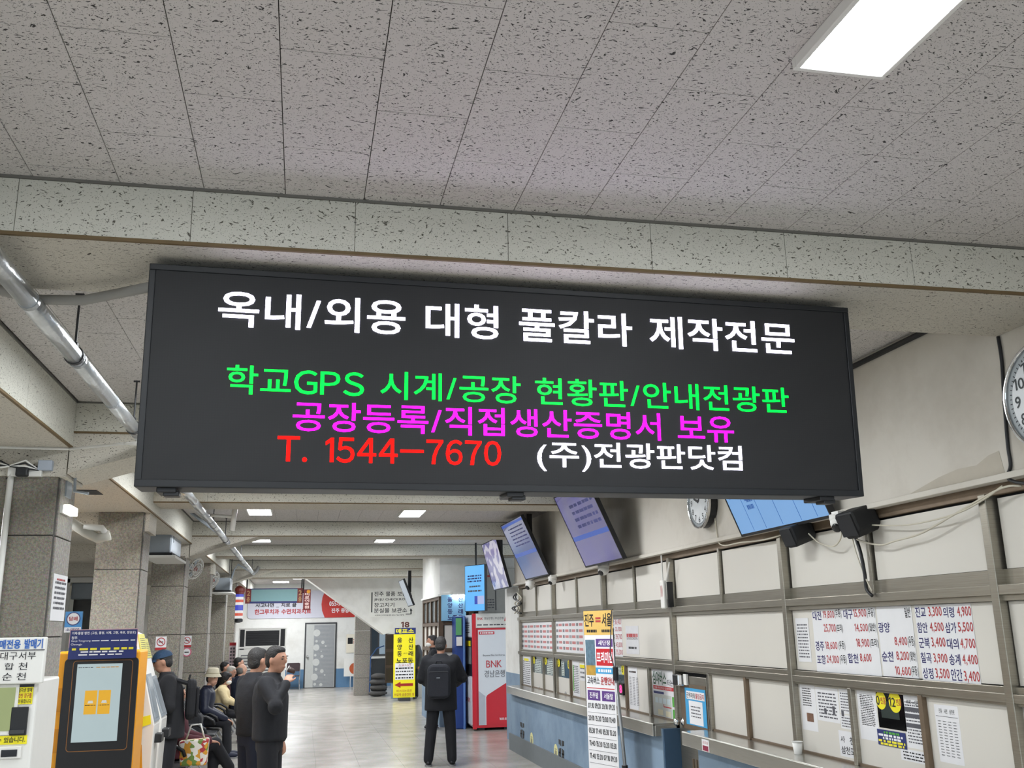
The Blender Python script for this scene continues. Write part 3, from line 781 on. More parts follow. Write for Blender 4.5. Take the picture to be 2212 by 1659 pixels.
# ================================================================== RIGHT WALL: notices and prices
FPN = faceXn(PXF+.0135)                    # face of the panels
def quadsheet(name, label, cat, f, pts, mt=PAPER, thick=.0015, group=None, off=.0005):
    """sheet of paper from its four photo corners, squared up on the face"""
    q = [f.uv(*p) for p in pts]
    us = sorted(a for a, _ in q); vs = sorted(b for _, b in q)
    u0, u1, v0, v1 = (us[0]+us[1])/2, (us[2]+us[3])/2, (vs[0]+vs[1])/2, (vs[2]+vs[3])/2
    t = thing(name, label, cat, loc=f.p((u0+u1)/2, v0, off), group=group)
    part(B().fbox(f, u0, u1, v0, v1, off, off+thick), 'sheet', mt, t)
    return t, u0, u1, v0, v1
def cP(x, y): return (1700+x/4.32, 1290+y/4.32)
def c5(x, y): return (1660+x/4.007, 1450+y/4.007)
def c7(x, y): return (1080+x/4.265, 1270+y/4.265)
def cbox(f, c, x0, y0, x1, y1):
    a = c(x0, y0); b_ = c(x1, y1); return pbox(f, a[0], a[1], b_[0], b_[1])
def ctext(t, f, c, s, x0, y0, x1, y1, mt, n=.0028, bold=0.):
    u0, u1, v0, v1 = cbox(f, c, x0, y0, x1, y1); letter(t, f, s, u0, u1, v0, v1, mt, n=n, bold=bold)

t1 = quadsheet('price_sheet', 'white fare sheet reading Daejeon 19,800 and Daegu 15,900 in red', 'sign', FPN, [cP(230, 115), cP(825, 95), cP(885, 740), cP(285, 690)], group='fare sheets')[0]
t2 = quadsheet('price_sheet', 'narrow fare sheet in the middle of three with Gwangyang and Suncheon fares', 'sign', FPN, [cP(840, 90), cP(1160, 75), cP(1235, 760), cP(900, 735)], group='fare sheets')[0]
t3 = quadsheet('price_sheet', 'fare sheet with five rows of two towns each, starting 3,300 and 4,900', 'sign', FPN, [cP(1195, 72), cP(1715, 60), cP(1815, 815), cP(1265, 775)], group='fare sheets')[0]
for t, rows in ((t1, (('대전', 243, 130, 322, 215), ('19,800', 338, 125, 443, 205), ('(우등)', 447, 115, 510, 200), ('대구', 530, 112, 615, 205), ('15,900', 622, 108, 742, 195), ('(우등)', 748, 105, 820, 195),
        ('25,700', 347, 250, 458, 335), ('(프리)', 462, 250, 525, 335), ('14,500', 635, 245, 757, 330), ('(일반)', 763, 240, 835, 330),
        ('경주', 270, 410, 350, 500), ('18,600', 362, 412, 472, 495), ('(우등)', 485, 410, 545, 495), ('18,900', 650, 385, 772, 475), ('(프리)', 778, 385, 855, 475),
        ('포항', 285, 540, 365, 625), ('24,100', 375, 540, 487, 625), ('(우등)', 497, 540, 560, 630), ('합천', 572, 525, 668, 615), ('8,600', 685, 525, 792, 612))),
    (t2, (('일반', 1100, 95, 1155, 190), ('광양', 855, 235, 962, 330), ('8,400', 1008, 370, 1125, 460), ('(우등)', 1132, 365, 1195, 470), ('순천', 890, 505, 995, 600), ('8,200', 1025, 505, 1142, 600), ('(일반)', 1148, 505, 1208, 605), ('10,600', 1015, 645, 1160, 740), ('(우등)', 1165, 645, 1228, 745))),
    (t3, (('진교', 1200, 90, 1298, 188), ('3,300', 1322, 88, 1447, 190), ('의령', 1460, 92, 1563, 190), ('4,900', 1592, 85, 1722, 190), ('함안', 1220, 235, 1315, 332), ('4,500', 1337, 235, 1465, 330), ('삼가', 1480, 235, 1583, 335), ('5,500', 1600, 232, 1742, 335),
        ('군북', 1235, 378, 1335, 475), ('3,400', 1352, 375, 1482, 475), ('대의', 1497, 385, 1605, 485), ('4,700', 1622, 385, 1762, 490), ('칠곡', 1253, 515, 1352, 615), ('3,900', 1372, 525, 1500, 622), ('송계', 1518, 530, 1622, 635), ('4,400', 1642, 535, 1783, 640),
        ('상정', 1272, 660, 1370, 760), ('3,500', 1390, 665, 1520, 770), ('안간', 1535, 670, 1640, 780), ('3,400', 1658, 690, 1803, 800)))):
    for s, x0, y0, x1, y1 in rows:
        ctext(t, FPN, cP, s, x0, y0, x1, y1, INKR if s[0].isdigit() else (INK if s[0] == '(' or s == '일반' else INKN), bold=.014)
def notice(label, f, c, pts, rows, mt=PAPER, ink=INKG, group='paper notices on the partition', n=None, fill=.4, off=.0005):
    t, u0, u1, v0, v1 = quadsheet('paper_notice', label, 'notice', f, [c(*p) for p in pts], mt, group=group, off=off)
    W, H = u1-u0, v1-v0
    if rows: scribble(t, f, u0+W*.1, u1-W*.1, v0+H*.08, v1-H*.12, rows, ink, n=off+.002, fill=fill)
    return t, u0, u1, v0, v1
notice('narrow printed list taped at the left edge of the fare sheets', FPN, cP, [(75, 195), (185, 195), (245, 605), (115, 605)], 11)
t, u0, u1, v0, v1 = notice('tall notice with a small brown photo at its foot, near the paper cup', FPN, c5, [(265, 110), (395, 120), (440, 525), (310, 505)], 0)
scribble(t, FPN, u0+.03, u1-.06, v0+(v1-v0)*.52, v1-.02, 8, INKG)
part(B().fbox(FPN, u0+.07, u1-.05, v0+.06, v0+(v1-v0)*.38, .002, .0028), 'photo_print', mat('photo_brown', '#7a5a48', .6, var=.6, scale=40), t)
t, u0, u1, v0, v1 = notice('calendar timetable sheet right of the notice with the brown photo', FPN, c5, [(405, 140), (600, 150), (625, 450), (430, 425)], 8)
for k in range(3): part(B().fbox(FPN, u0+.10+.11*k, u0+.13+.11*k, v0+.05, v0+.085+.02*(k % 2), .0025, .003), 'grey_bar', INKG, t)
notice('small printed sheet half hidden beside the upright, above the bus-price slip', FPN, c5, [(610, 155), (700, 155), (720, 375), (625, 365)], 7)
notice('small slip directly above the Sacheon sheet', FPN, c5, [(628, 380), (725, 380), (735, 505), (630, 495)], 4)
t, u0, u1, v0, v1 = notice('white sheet with large black words Sacheon and Samcheonpo', FPN, c5, [(610, 510), (740, 530), (757, 755), (625, 735)], 0)
ctext(t, FPN, c5, '사', 628, 560, 665, 615, INK, bold=.01); ctext(t, FPN, c5, '천', 706, 572, 745, 637, INK, bold=.01); ctext(t, FPN, c5, '삼천포', 637, 655, 752, 722, INK, bold=.01)
t, u0, u1, v0, v1 = notice('glossy timetable sheet left of the yellow number discs', FPN, c5, [(760, 155), (925, 165), (965, 605), (810, 590)], 0)
scribble(t, FPN, u0+.03, u1-.03, v0+(v1-v0)*.28, v1-.03, 18, INKG)
# ticket window 10 / 12
q = [FPN.uv(*c5(*p)) for p in ((930, 175), (1165, 190), (1185, 520), (955, 500))]
u0, u1, v0, v1 = q[0][0], q[1][0], q[2][1], q[0][1]
tw = thing('ticket_window', 'dark glass ticket window under the two yellow number discs', 'window', loc=FPN.p(u0, v0, 0))
part(B().fbox(FPN, u0, u1, v0, v1, .0005, .002), 'pane', BLACKG, tw)
part(B().fbox(FPN, u0+.04, u1-.06, v0+.06, v0+.16, .002, .003), 'shelf_shape', mat('window_inside', '#2f3a38', .3, var=.4), tw)
for s, red, cx_, cy_, rr, x0, x1 in (('0', 1, 976, 250, .055, 937, 966), ('12', 1, 1097, 265, .063, 1048, 1103)):
    u, v = FPN.uv(*c5(cx_, cy_))
    dt = thing('number_disc', 'round yellow sticker reading 12 in black over the dark ticket window' if s == '12' else 'round yellow sticker left of the one reading 12, partly covered', 'sticker', loc=FPN.p(u, v, 0), group='yellow number discs')
    part(B().disc(FPN, u, v, rr, .0025, .0035), 'disc', YEL, dt)
    ctext(dt, FPN, c5, s, x0, cy_-40, x1, cy_+42, INK, n=.0045, bold=.012)
    ctext(dt, FPN, c5, '번홈', x1+8, cy_-28, x1+52, cy_+34, INKR, n=.0045, bold=.01)
t, u0, u1, v0, v1 = notice('small dark blue sign with white and yellow lines below the ticket window', FPN, c5, [(945, 498), (1190, 535), (1205, 675), (960, 635)], 0, NAVY, off=.004)
H = v1-v0
for k, (mt_, a, b_) in enumerate(((GREENP, .25, .8), (INKW, .05, .95), (INKW, .2, .85), (INKY, .03, .97), (INKY, .1, .93))):
    scribble(t, FPN, u0+(u1-u0)*a, u0+(u1-u0)*b_, v1-H*(.06+.185*(k+1)), v1-H*(.06+.185*k), 1, mt_, n=.007, fill=.75)
t, u0, u1, v0, v1 = notice('timetable with dark grey bars right of the disc reading 12', FPN, c5, [(1160, 195), (1320, 210), (1370, 690), (1205, 655)], 14)
for k in (.28, .40, .58): part(B().fbox(FPN, u0+.01, u1-.01, v1-(v1-v0)*k-.012, v1-(v1-v0)*k+.012, .0026, .0034), 'grey_bar', INKG, t)
letter(t, FPN, '진주 = 대전', u0+.04, u1-.02, v1-.062, v1-.03, INK, n=.003)
notice('wide slip with three lines of large print under the barred timetable', FPN, c5, [(1145, 670), (1375, 700), (1385, 815), (1155, 765)], 3, ink=INK)
t, u0, u1, v0, v1 = notice('tall single timetable sheet at the far right, apart from the others', FPN, c5, [(1435, 290), (1640, 300), (1700, 822), (1490, 780)], 0)
for k in range(4): scribble(t, FPN, u0+.02+k*(u1-u0-.03)/4, u0+.02+(k+.62)*(u1-u0-.03)/4, v0+.03, v1-.08, 13, INKG, fill=.3)
letter(t, FPN, '진주   사천   삼천포', u0+.04, u1-.03, v1-.045, v1-.02, INK, n=.003)
part(B().fbox(FPN, u0+.01, u1-.01, v1-.062, v1-.060, .0025, .0032), 'rule', INKG, t)

# far fare sheets
def fare_grid(t, f, u0, u1, v0, v1, cols, rows, bold=.01):
    W, H = (u1-u0)/cols, (v1-v0)/rows; names = B(); nums = B()
    for i in range(cols):
        for j in range(rows):
            a = u0+W*i; z = v1-H*(j+1)
            for k in range(2): names.quad(f, a+W*(.06+.15*k), a+W*(.06+.15*k+.1), z+H*.25, z+H*.75, .003)
            nums.quad(f, a+W*.42, a+W*.92, z+H*.28, z+H*.72, .003)
            nums.quad(f, a+W*.42, a+W*.92, z+H*.47, z+H*.53, .0034)
    part(names, 'town_print', INKG, t)['kind'] = 'stuff'; part(nums, 'fare_print', mat('ink_red_pale', '#c98585', .7), t)['kind'] = 'stuff'
t, u0, u1, v0, v1 = quadsheet('price_sheet', 'wide fare sheet with many small red prices at the far end of the partition', 'sign', FPN, [c7(200, 318), c7(498, 318), c7(503, 588), c7(205, 572)], group='fare sheets')
fare_grid(t, FPN, u0+.02, u1-.02, v0+.02, v1-.02, 5, 5)
t, u0, u1, v0, v1 = quadsheet('price_sheet', 'fare sheet with small red prices just left of the banner stand', 'sign', FPN, [c7(515, 300), c7(772, 295), c7(778, 610), c7(520, 592)], group='fare sheets')
fare_grid(t, FPN, u0+.02, u1-.02, v0+.02, v1-.02, 4, 5)
t, u0, u1, v0, v1 = quadsheet('price_sheet', 'fare sheet with Seoul 36,400 at the top, right of the banner stand', 'sign', FPN, [c7(965, 280), c7(1118, 272), c7(1135, 635), c7(975, 620)], group='fare sheets')
for s, x0, y0, x1, y1, mt_ in (('서울', 970, 285, 1008, 345, INKN), ('일반', 1012, 290, 1055, 345, INK), ('36,400', 1060, 285, 1117, 345, INKR), ('우등', 1015, 360, 1055, 405, INK), ('33,100', 1064, 358, 1122, 405, INKR), ('심야', 1015, 425, 1060, 475, INK), ('39,700', 1068, 425, 1126, 480, INKR), ('심야', 1020, 498, 1065, 550, INK), ('43,000', 1072, 500, 1130, 555, INKR), ('인천', 980, 560, 1030, 615, INKN), ('우등', 1035, 565, 1068, 615, INK), ('35,300', 1074, 568, 1133, 622, INKR)):
    ctext(t, FPN, c7, s, x0, y0, x1, y1, mt_, bold=.008)
t, u0, u1, v0, v1 = notice('grey notice with black and red lines right of the Seoul fares', FPN, c7, [(1160, 350), (1275, 350), (1285, 620), (1165, 600)], 0, mat('paper_grey', '#d3d3d6', .7))
scribble(t, FPN, u0+.03, u1-.03, v1-.16, v1-.04, 1, INKR, n=.0025, fill=.3); scribble(t, FPN, u0+.03, u1-.03, v0+.15, v1-.12, 5, INK, n=.0025, fill=.45); scribble(t, FPN, u0+.08, u1-.08, v0+.04, v0+.09, 1, INK, n=.0025)
FLN = faceXn(PXF+.0115)
t, u0, u1, v0, v1 = notice('tall list with a yellow heading at the far end above the counter', FLN, c7, [(205, 635), (285, 635), (290, 910), (210, 905)], 12)
part(B().fbox(FLN, u0+.15, u1-.15, v1-.06, v1-.025, .0025, .0032), 'yellow_heading', YEL, t)
t, u0, u1, v0, v1 = notice('long list with a green margin left of the banner stand', FLN, c7, [(668, 675), (730, 675), (738, 1005), (680, 990)], 16, fill=.5)
part(B().fbox(FLN, u0+.01, u0+.05, v0+.06, v1-.05, .0025, .0032), 'green_margin', GREENP, t)
t, u0, u1, v0, v1 = notice('short sheet with a yellow heading next to the long list', FLN, c7, [(735, 700), (785, 700), (788, 860), (740, 850)], 3)
part(B().fbox(FLN, u0+.01, u1-.01, v1-.05, v1-.01, .0025, .0032), 'yellow_heading', YEL, t)
t, u0, u1, v0, v1 = notice('tall ruled timetable between the banner stand and the night-bus poster', FLN, c7, [(1177, 725), (1260, 732), (1285, 1130), (1200, 1108)], 0)
scribble(t, FLN, u0+.04, u1-.04, v1-.07, v1-.03, 1, INKR); 
for k in range(3): scribble(t, FLN, u0+.03+.11*k, u0+.10+.11*k, v0+.04, v1-.10, 18, INKG, fill=.4)
# yellow window numbers
for k, (cx_, cy_, lab) in enumerate(((316, 665, 'first'), (425, 672, 'second'), (545, 690, 'third'), (636, 705, 'fourth'), (1005, 738, 'fifth'), (1137, 752, 'sixth'))):
    u, v = FLN.uv(*c7(cx_, cy_))
    dt = thing('window_number', 'small yellow number disc, %s from the far end of the ticket windows' % lab, 'sticker', loc=FLN.p(u, v, 0), group='small yellow window numbers')
    part(B().disc(FLN, u, v, .055, .004, .006), 'disc', YEL, dt)
    letter(dt, FLN, ('3', '4', '5', '6', '2', '8')[k], u-.03, u+.008, v-.033, v+.033, INK, n=.0075, bold=.015)
# speak holes in the ticket windows
for cx_, cy_, lab in ((360, 938, 'far'), (606, 990, 'nearer')):
    u, v = FLN.uv(*c7(cx_, cy_))
    solo(B().disc(FLN, u, v, .05, .001, .004), 'speak_hole', BLACKG, 'dark oval speaking hole in the cream ticket window panel, the %s of two' % lab, 'opening', loc=FLN.p(u, v, 0), group='speaking holes')
# papers behind the window glass
for k, (x0, x1, y0, y1) in enumerate(((318, 378, 660, 785), (430, 505, 660, 800), (565, 590, 680, 810), (1065, 1150, 710, 800))):
    u0, u1, v0, v1 = cbox(FLN, c7, x0, y0, x1, y1)
    t = thing('window_papers', 'sheaf of pale papers stuck inside the ticket window glass, number %s from the far end' % ('one', 'two', 'three', 'four')[k], 'paper', loc=FLN.p(u0, v0, 0), group='papers in the ticket windows')
    part(B().fbox(FLN, u0, u1, v0, v1, -.006, -.004), 'sheet', mat('paper_green', '#cfdad3', .7, var=.05), t)
    scribble(t, FLN, u0+.02, u1-.02, v0, v1, 8, INKG, n=-.003, fill=.5)
u, v = FLN.uv(*c7(1145, 930))
t = thing('led_counter', 'little black box with a glowing red digit in the ticket window', 'display', loc=FLN.p(u, v, 0))
part(B().fbox(FLN, u-.10, u+.10, v-.06, v+.06, .002, .05), 'case', BLACK, t); letter(t, FLN, '8', u-.01, u+.07, v-.04, v+.045, emat('red_digit', (1., .02, .12), 3.), n=.052, bold=.03)

# night-bus poster
t, u0, u1, v0, v1 = quadsheet('poster', 'white night-bus poster with tall green-black title and a red arrow', 'poster', FLN, [c7(1400, 745), c7(1625, 770), c7(1650, 1240), c7(1425, 1185)], thick=.004)
W, H = u1-u0, v1-v0
letter(t, FLN, '심야버스', u0+.03*W, u0+.60*W, v1-H*.31, v1-H*.03, mat('ink_green_dark', '#174f2e', .6), n=.006, bold=.02)
letter(t, FLN, '타는곳', u0+.64*W, u0+.98*W, v1-H*.31, v1-H*.18, INK, n=.006, bold=.01)
part(B().prism(FLN, [(u0+.04*W, v1-H*.41), (u0+.95*W, v1-H*.41), (u0+.87*W, v1-H*.335), (u0+.04*W, v1-H*.335)], .005, .006), 'red_arrow', RED, t)
letter(t, FLN, '서울·부산·마산·김해방면', u0+.08*W, u0+.80*W, v1-H*.395, v1-H*.35, INKW, n=.0075)
part(B().fbox(FLN, u0+.04*W, u0+.47*W, v1-H*.50, v1-H*.45, .005, .006), 'blue_tab', NAVY, t)
part(B().fbox(FLN, u0+.02*W, u0+.76*W, v0+H*.05, v1-H*.51, .0045, .005), 'map_ground', mat('map_grey', '#c6cac4', .6), t)
mp = B()
for a in (.10, .26, .42, .58): mp.fbox(FLN, u0+a*W, u0+(a+.13)*W, v0+H*.31, v0+H*.42, .005, .006)
part(mp, 'map_bays', mat('map_blue', '#cfdce0', .6), t)
part(B().fbox(FLN, u0+.44*W, u0+.75*W, v0+H*.24, v0+H*.26, .005, .0065).fbox(FLN, u0+.44*W, u0+.46*W, v0+H*.24, v0+H*.30, .005, .0065), 'route_line', RED, t)
for a, c in ((.20, .07), (.52, .06)): part(B().fbox(FLN, u0+a*W, u0+(a+.2)*W, v0+H*c, v0+H*(c+.11), .005, .0065), 'map_stop', mat('map_cream', '#e3dcc0', .6), t)
for a, c in ((.80, .28), (.80, .03), (.91, .03)): part(B().fbox(FLN, u0+a*W, u0+(a+.09)*W, v0+H*c, v0+H*(c+.2), .005, .0065), 'green_tab', GREENP, t)

# staff-only poster on the door
FDR = faceXn(PXF-.0195)
t, u0, u1, v0, v1 = quadsheet('door_poster', 'sky-blue staff-only poster with a white paper on the metal door', 'poster', FDR, [(1480, 1486), (1524, 1490), (1528, 1572), (1483, 1565)], SKYB)
W, H = u1-u0, v1-v0
part(B().fbox(FDR, u0+.08*W, u1-.04*W, v1-H*.30, v1-H*.08, .003, .004), 'title_ground', PAPER, t)
letter(t, FDR, '근무자외', u0+.10*W, u0+.50*W, v1-H*.27, v1-H*.12, INK, n=.0055, bold=.012); letter(t, FDR, '출입금지', u0+.53*W, u0+.94*W, v1-H*.27, v1-H*.12, INKR, n=.0055, bold=.012)
part(B().fbox(FDR, u0+.18*W, u0+.84*W, v0+H*.03, v1-H*.34, .003, .004), 'white_paper', PAPER, t); scribble(t, FDR, u0+.28*W, u0+.74*W, v0+H*.2, v1-H*.45, 4, INKG, n=.0055, fill=.35)
u, v = FDR.uv(1471, 1468)
t = thing('door_lock_box', 'small black and silver door switch at the top of the staff door', 'switch', loc=FDR.p(u, v, 0))
part(B().fbox(FDR, u-.07, u+.07, v-.05, v+.05, .0, .06), 'case', BLACK, t, bevel=.01); part(B().fbox(FDR, u+.04, u+.085, v-.05, v+.05, .0, .065), 'silver_edge', CHROME, t, bevel=.008); part(B().fbox(FDR, u+.11, u+.18, v-.04, v+.055, .0, .02), 'white_button', WPLAS, t)
# sticker on the near counter lip
FCL = faceXn(3.2355)
u0, u1, v0, v1 = pbox(FCL, 1517, 1598, 1532, 1634)
v1 = min(v1, .972); v0 = max(v0, .87)
t = thing('counter_sticker', 'small white and maroon sticker on the edge of the near counter', 'sticker', loc=FCL.p(u0, v0, 0))
part(B().fbox(FCL, u0, u1, v0, v1, .0, .001), 'sheet', PAPER, t); part(B().fbox(FCL, u0+.015, u1-.015, v0+.004, v0+(v1-v0)*.48, .001, .002), 'maroon_print', mat('maroon', '#8c2a44', .6), t)
letter(t, FCL, '손조심', u0+.02, u1-.02, v0+(v1-v0)*.62, v1-.012, INKR, n=.0025)
# paper cup
cpt = on(1730, 1629, 2, .98)
t = thing('paper_cup', 'white paper cup standing on the near stainless counter', 'cup', loc=(cpt.x-.02, cpt.y, .98))
cc = (cpt.x-.02, cpt.y, .98)
part(B().lathe(cc, (0, 0, 1), [(.026, 0), (.0262, .002), (.036, .082), (.034, .082), (.0245, .006), (0, .006)], 24), 'cup_wall', WPLAS, t, smooth=True)
part(B().ring(Fr((cc[0], cc[1], cc[2]+.082), (1, 0, 0), (0, 1, 0)), 0, 0, .034, .0385, -.002, .003, 24), 'rim', WPLAS, t, smooth=True)

# ================================================================== TVs
def tv(label, xb, y0, y1, zb, h, tilt, screen, group='tilted television screens', pole=True):
    th = rad(tilt)
    f = Fr((xb, y1, zb), (0, -1, 0), (-math.sin(th), 0, math.cos(th)))
    t = thing('television', label, 'television', loc=f.o, group=group); W = y1-y0
    part(B().fbox(f, 0, W, 0, h, -.045, -.004), 'back_case', BLACK, t, bevel=.006)
    part(B().fbox(f, 0, W, 0, .02, -.01, .004).fbox(f, 0, W, h-.014, h, -.01, .004).fbox(f, 0, .014, .02, h-.014, -.01, .004).fbox(f, W-.014, W, .02, h-.014, -.01, .004), 'bezel', BLACK, t)
    part(B().fbox(f, .014, W-.014, .02, h-.014, -.01, 0), 'screen', screen, t)
    if pole:
        c = f.p(W*.5, h*.5, -.10)
        part(B().box(c.x-.04, c.x+.04, c.y-.04, c.y+.04, c.z-.02, CZ), 'pole', BLACK, t); part(B().fbox(f, W*.35, W*.65, h*.3, h*.7, -.10, -.04), 'bracket', BLACK, t)
    return t, f, W, h
def screen_mat(name, c1, c2, s, scale=3., bands=False):
    mt, nt, b = newmat(name); L = nt.links; geo = nd(nt, 'ShaderNodeNewGeometry')
    if bands:
        n = nd(nt, 'ShaderNodeTexWave', i_Scale=scale, i_Distortion=9.0, i_Detail=2.0); n.inputs['Detail Scale'].default_value = 1.2
    else: n = nd(nt, 'ShaderNodeTexNoise', i_Scale=scale, i_Detail=2.0)
    L.new(geo.outputs['Position'], n.inputs['Vector'])
    r = nd(nt, 'ShaderNodeValToRGB'); r.color_ramp.elements[0].position = .38; r.color_ramp.elements[1].position = .62
    r.color_ramp.elements[0].color = lin(c1); r.color_ramp.elements[1].color = lin(c2)
    L.new(n.outputs['Fac'], r.inputs['Fac']); L.new(r.outputs[0], b.inputs['Emission Color']); b.inputs['Emission Strength'].default_value = s
    b.inputs['Base Color'].default_value = (.02, .02, .03, 1); b.inputs['Roughness'].default_value = .12
    return mt
SCV = screen_mat('screen_violet', '#6f6bab', '#7f7ba2', .36, 1.2); SCV2 = screen_mat('screen_blueviolet', '#6a7cae', '#7a7ca2', .34, 1.1); SCW = screen_mat('screen_wave', '#5c5a9a', '#c6c3d2', .42, 2.2, True); SCB = emat('screen_blue', '#7fb0e6', .50, var=.05, scale=2); SCC = emat('screen_cyan', '#5fb4f6', .62, var=.05, scale=2)  # purple glare and wavy reflections are painted into the emission colours
SBAR = emat('screen_bar', '#3f64c4', .42); SINK = mat('screen_ink', '#4b4f88', .5)
t, f, W, h = tv('large tilted television with violet timetable, right behind the display edge', 3.24, 9.62, 11.01, 2.535, .90, 24, SCV)
for k in range(4): scribble(t, f, W*.30+.0, W*.92, h*(.50+.09*k), h*(.55+.09*k), 1, SINK, n=.0025, fill=.8)
part(B().fbox(f, W*.02, W*.98, h*.36, h*.42, .001, .002), 'blue_bar', SBAR, t)
t, f, W, h = tv('tilted television with blue-violet screen, second from the far end', 3.36, 13.25, 14.70, 2.575, .92, 25, SCV2)
scribble(t, f, W*.25, W*.9, h*.55, h*.9, 6, SINK, n=.0025, fill=.35); part(B().fbox(f, W*.02, W*.98, h*.40, h*.46, .001, .002), 'blue_bar', SBAR, t); part(B().fbox(f, W*.02, W*.98, h*.93, h*.97, .001, .002), 'blue_bar', SBAR, t)
tv('smallest-looking tilted television with wavy reflections, above the bank machine', 3.36, 15.95, 17.30, 2.52, .85, 15, SCW)
t, f, W, h = tv('blue timetable television at the right, below the display edge', 3.38, 5.74, 7.10, 2.53, .80, 22, SCB, pole=False)
for a in (.18, .33, .52, .72, .88): part(B().fbox(f, W*a, W*a+.004, .03, h-.02, .001, .002), 'column_rule', INKB, t)
for a, b_, z0, z1, n_ in ((.05, .15, .36, .75, 4), (.22, .30, .22, .75, 6), (.345, .44, .36, .75, 5), (.24, .31, .30, .40, 2)): scribble(t, f, W*a, W*b_, h*z0, h*z1, n_, INKB, n=.0025, fill=.5)
part(B().tube([f.p(.3, h*.8, -.05), (XR-.021, 6.9, 3.25)], .02, 6).tube([f.p(W-.3, h*.8, -.05), (XR-.021, 6.0, 3.25)], .02, 6), 'wall_arm', BLACK, t)
# small upright monitor above the bank machine
fm = Fr((3.13, 19.1, 2.205), Vector((.30, -.62, 0)))
t = thing('advert_monitor', 'bright light-blue upright monitor hanging above the bank machine', 'monitor', loc=fm.o)
W, h = .64, .86
part(B().fbox(fm, -.012, W+.012, -.012, h+.012, -.06, -.002), 'case', BLACK, t); part(B().fbox(fm, 0, W, 0, h, -.01, 0), 'screen', SCC, t)
for a, b_, z0, z1, n_, m_ in ((.14, .86, .62, .80, 3, INKN), (.22, .80, .50, .57, 1, INKG), (.16, .86, .40, .47, 1, INKG)): scribble(t, fm, W*a, W*b_, h*z0, h*z1, n_, m_, n=.002, fill=.5)
part(B().fbox(fm, W*.5, W*.98, h*.14, h*.32, .001, .002), 'advert_box', emat('screen_pale', '#b9c6f4', .5), t); part(B().fbox(fm, W*.5, W*.65, h*.14, h*.32, .002, .003), 'advert_tab', emat('screen_deep', '#3552c8', .45), t)
part(B().tube([fm.p(W*.5, h, -.04), (fm.p(W*.5, h, -.04).x, fm.p(W*.5, h, -.04).y, CZ)], .02, 6), 'pole', BLACK, t)

# clocks on the upper wall
def clock(label, y, z, r, digits):
    f = Fr((XR, y, z), (0, -1, 0))
    t = thing('wall_clock', label, 'clock', loc=(XR, y, z), group='wall clocks')
    part(B().lathe((XR, y, z), (-1, 0, 0), [(r*.9, 0), (r*.98, .02), (r*.98, .075), (r*.93, .085), (0, .085)], 48), 'case', BLACK, t, smooth=False)
    part(B().ring(f, 0, 0, r*.93, r, .07, .10, 48), 'chrome_rim', CHROME, t, bevel=.006)
    part(B().disc(f, 0, 0, r*.935, .084, .087, 48), 'dial', mat('dial_white', '#d5dade', .3), t)
    part(B().ring(f, 0, 0, r*.80, r*.93, .0868, .0876, 48), 'dial_band', mat('dial_grey', '#9aa3a8', .4), t)
    for k in range(60):
        a = 2*PI*k/60; c, s_ = math.cos(a), math.sin(a); q0, q1 = r*.80, r*.85
        if k == 0: tk = B()
        tk.prism(f, [(c*q0-s_*.002, s_*q0+c*.002), (c*q0+s_*.002, s_*q0-c*.002), (c*q1+s_*.002, s_*q1-c*.002), (c*q1-s_*.002, s_*q1+c*.002)], .088, .0886)
    part(tk, 'minute_marks', INK, t)
    for k in range(1, 13):
        a = PI/2-2*PI*k/12; s_ = str(k); hh = r*.11; ww = hh*.62*len(s_)
        letter(t, f, s_, r*.66*math.cos(a)-ww, r*.66*math.cos(a)+ww, r*.66*math.sin(a)-hh, r*.66*math.sin(a)+hh, mat('dial_ink', '#2c3538', .5), n=.0885, bold=.01, name='numeral')
    for a, l, w_ in ((rad(160), .45, .014), (rad(60), .68, .01)):
        c, s_ = math.cos(a), math.sin(a)
        part(B().prism(f, [(-s_*w_, c*w_), (s_*w_, -c*w_), (c*r*l+s_*w_*.5, s_*r*l-c*w_*.5), (c*r*l-s_*w_*.5, s_*r*l+c*w_*.5)], .0895, .091), 'hand', BLACK, t)
    return t
ck = on(2173, 870, 0, XR-.08)
clock('large chrome-rimmed wall clock cut off by the right picture edge', ck.y-.265, ck.z-.02, .265, True)
ck2 = on(1512, 1140, 0, XR-.08)
clock('round wall clock partly hidden under the display, left of the blue television', ck2.y-.02, ck2.z+.225, .235, True)

# speakers, cameras and router under the ledge
def speaker(label, px, py, s):
    p = on(px, py, 0, 3.41); t = thing('loudspeaker', label, 'speaker', loc=p, group='black loudspeakers')
    f = Fr(p, (0, -1, 0), (-.35, 0, .94))
    part(B().prism(f, [(-s, -.5*s), (-.6*s, -.95*s), (.6*s, -.95*s), (s, -.5*s), (s, .75*s), (-s, .75*s)], -.09, .08), 'cabinet', mat('speaker_black', '#17181a', .6), t, bevel=.012)
    part(B().fbox(f, -.85*s, .85*s, -.75*s, .6*s, .08, .088), 'grille', mat('speaker_grille', '#232427', .8, bump=.6, bscale=400), t)
    part(B().tube([f.p(0, .5*s, -.05), (XR-.02, p.y, 2.55)], .012, 6), 'bracket', BLACK, t)
speaker('black loudspeaker directly under the blue television', 1722, 1151, .088)
speaker('larger black loudspeaker right of the white dome camera', 1852, 1124, .10)
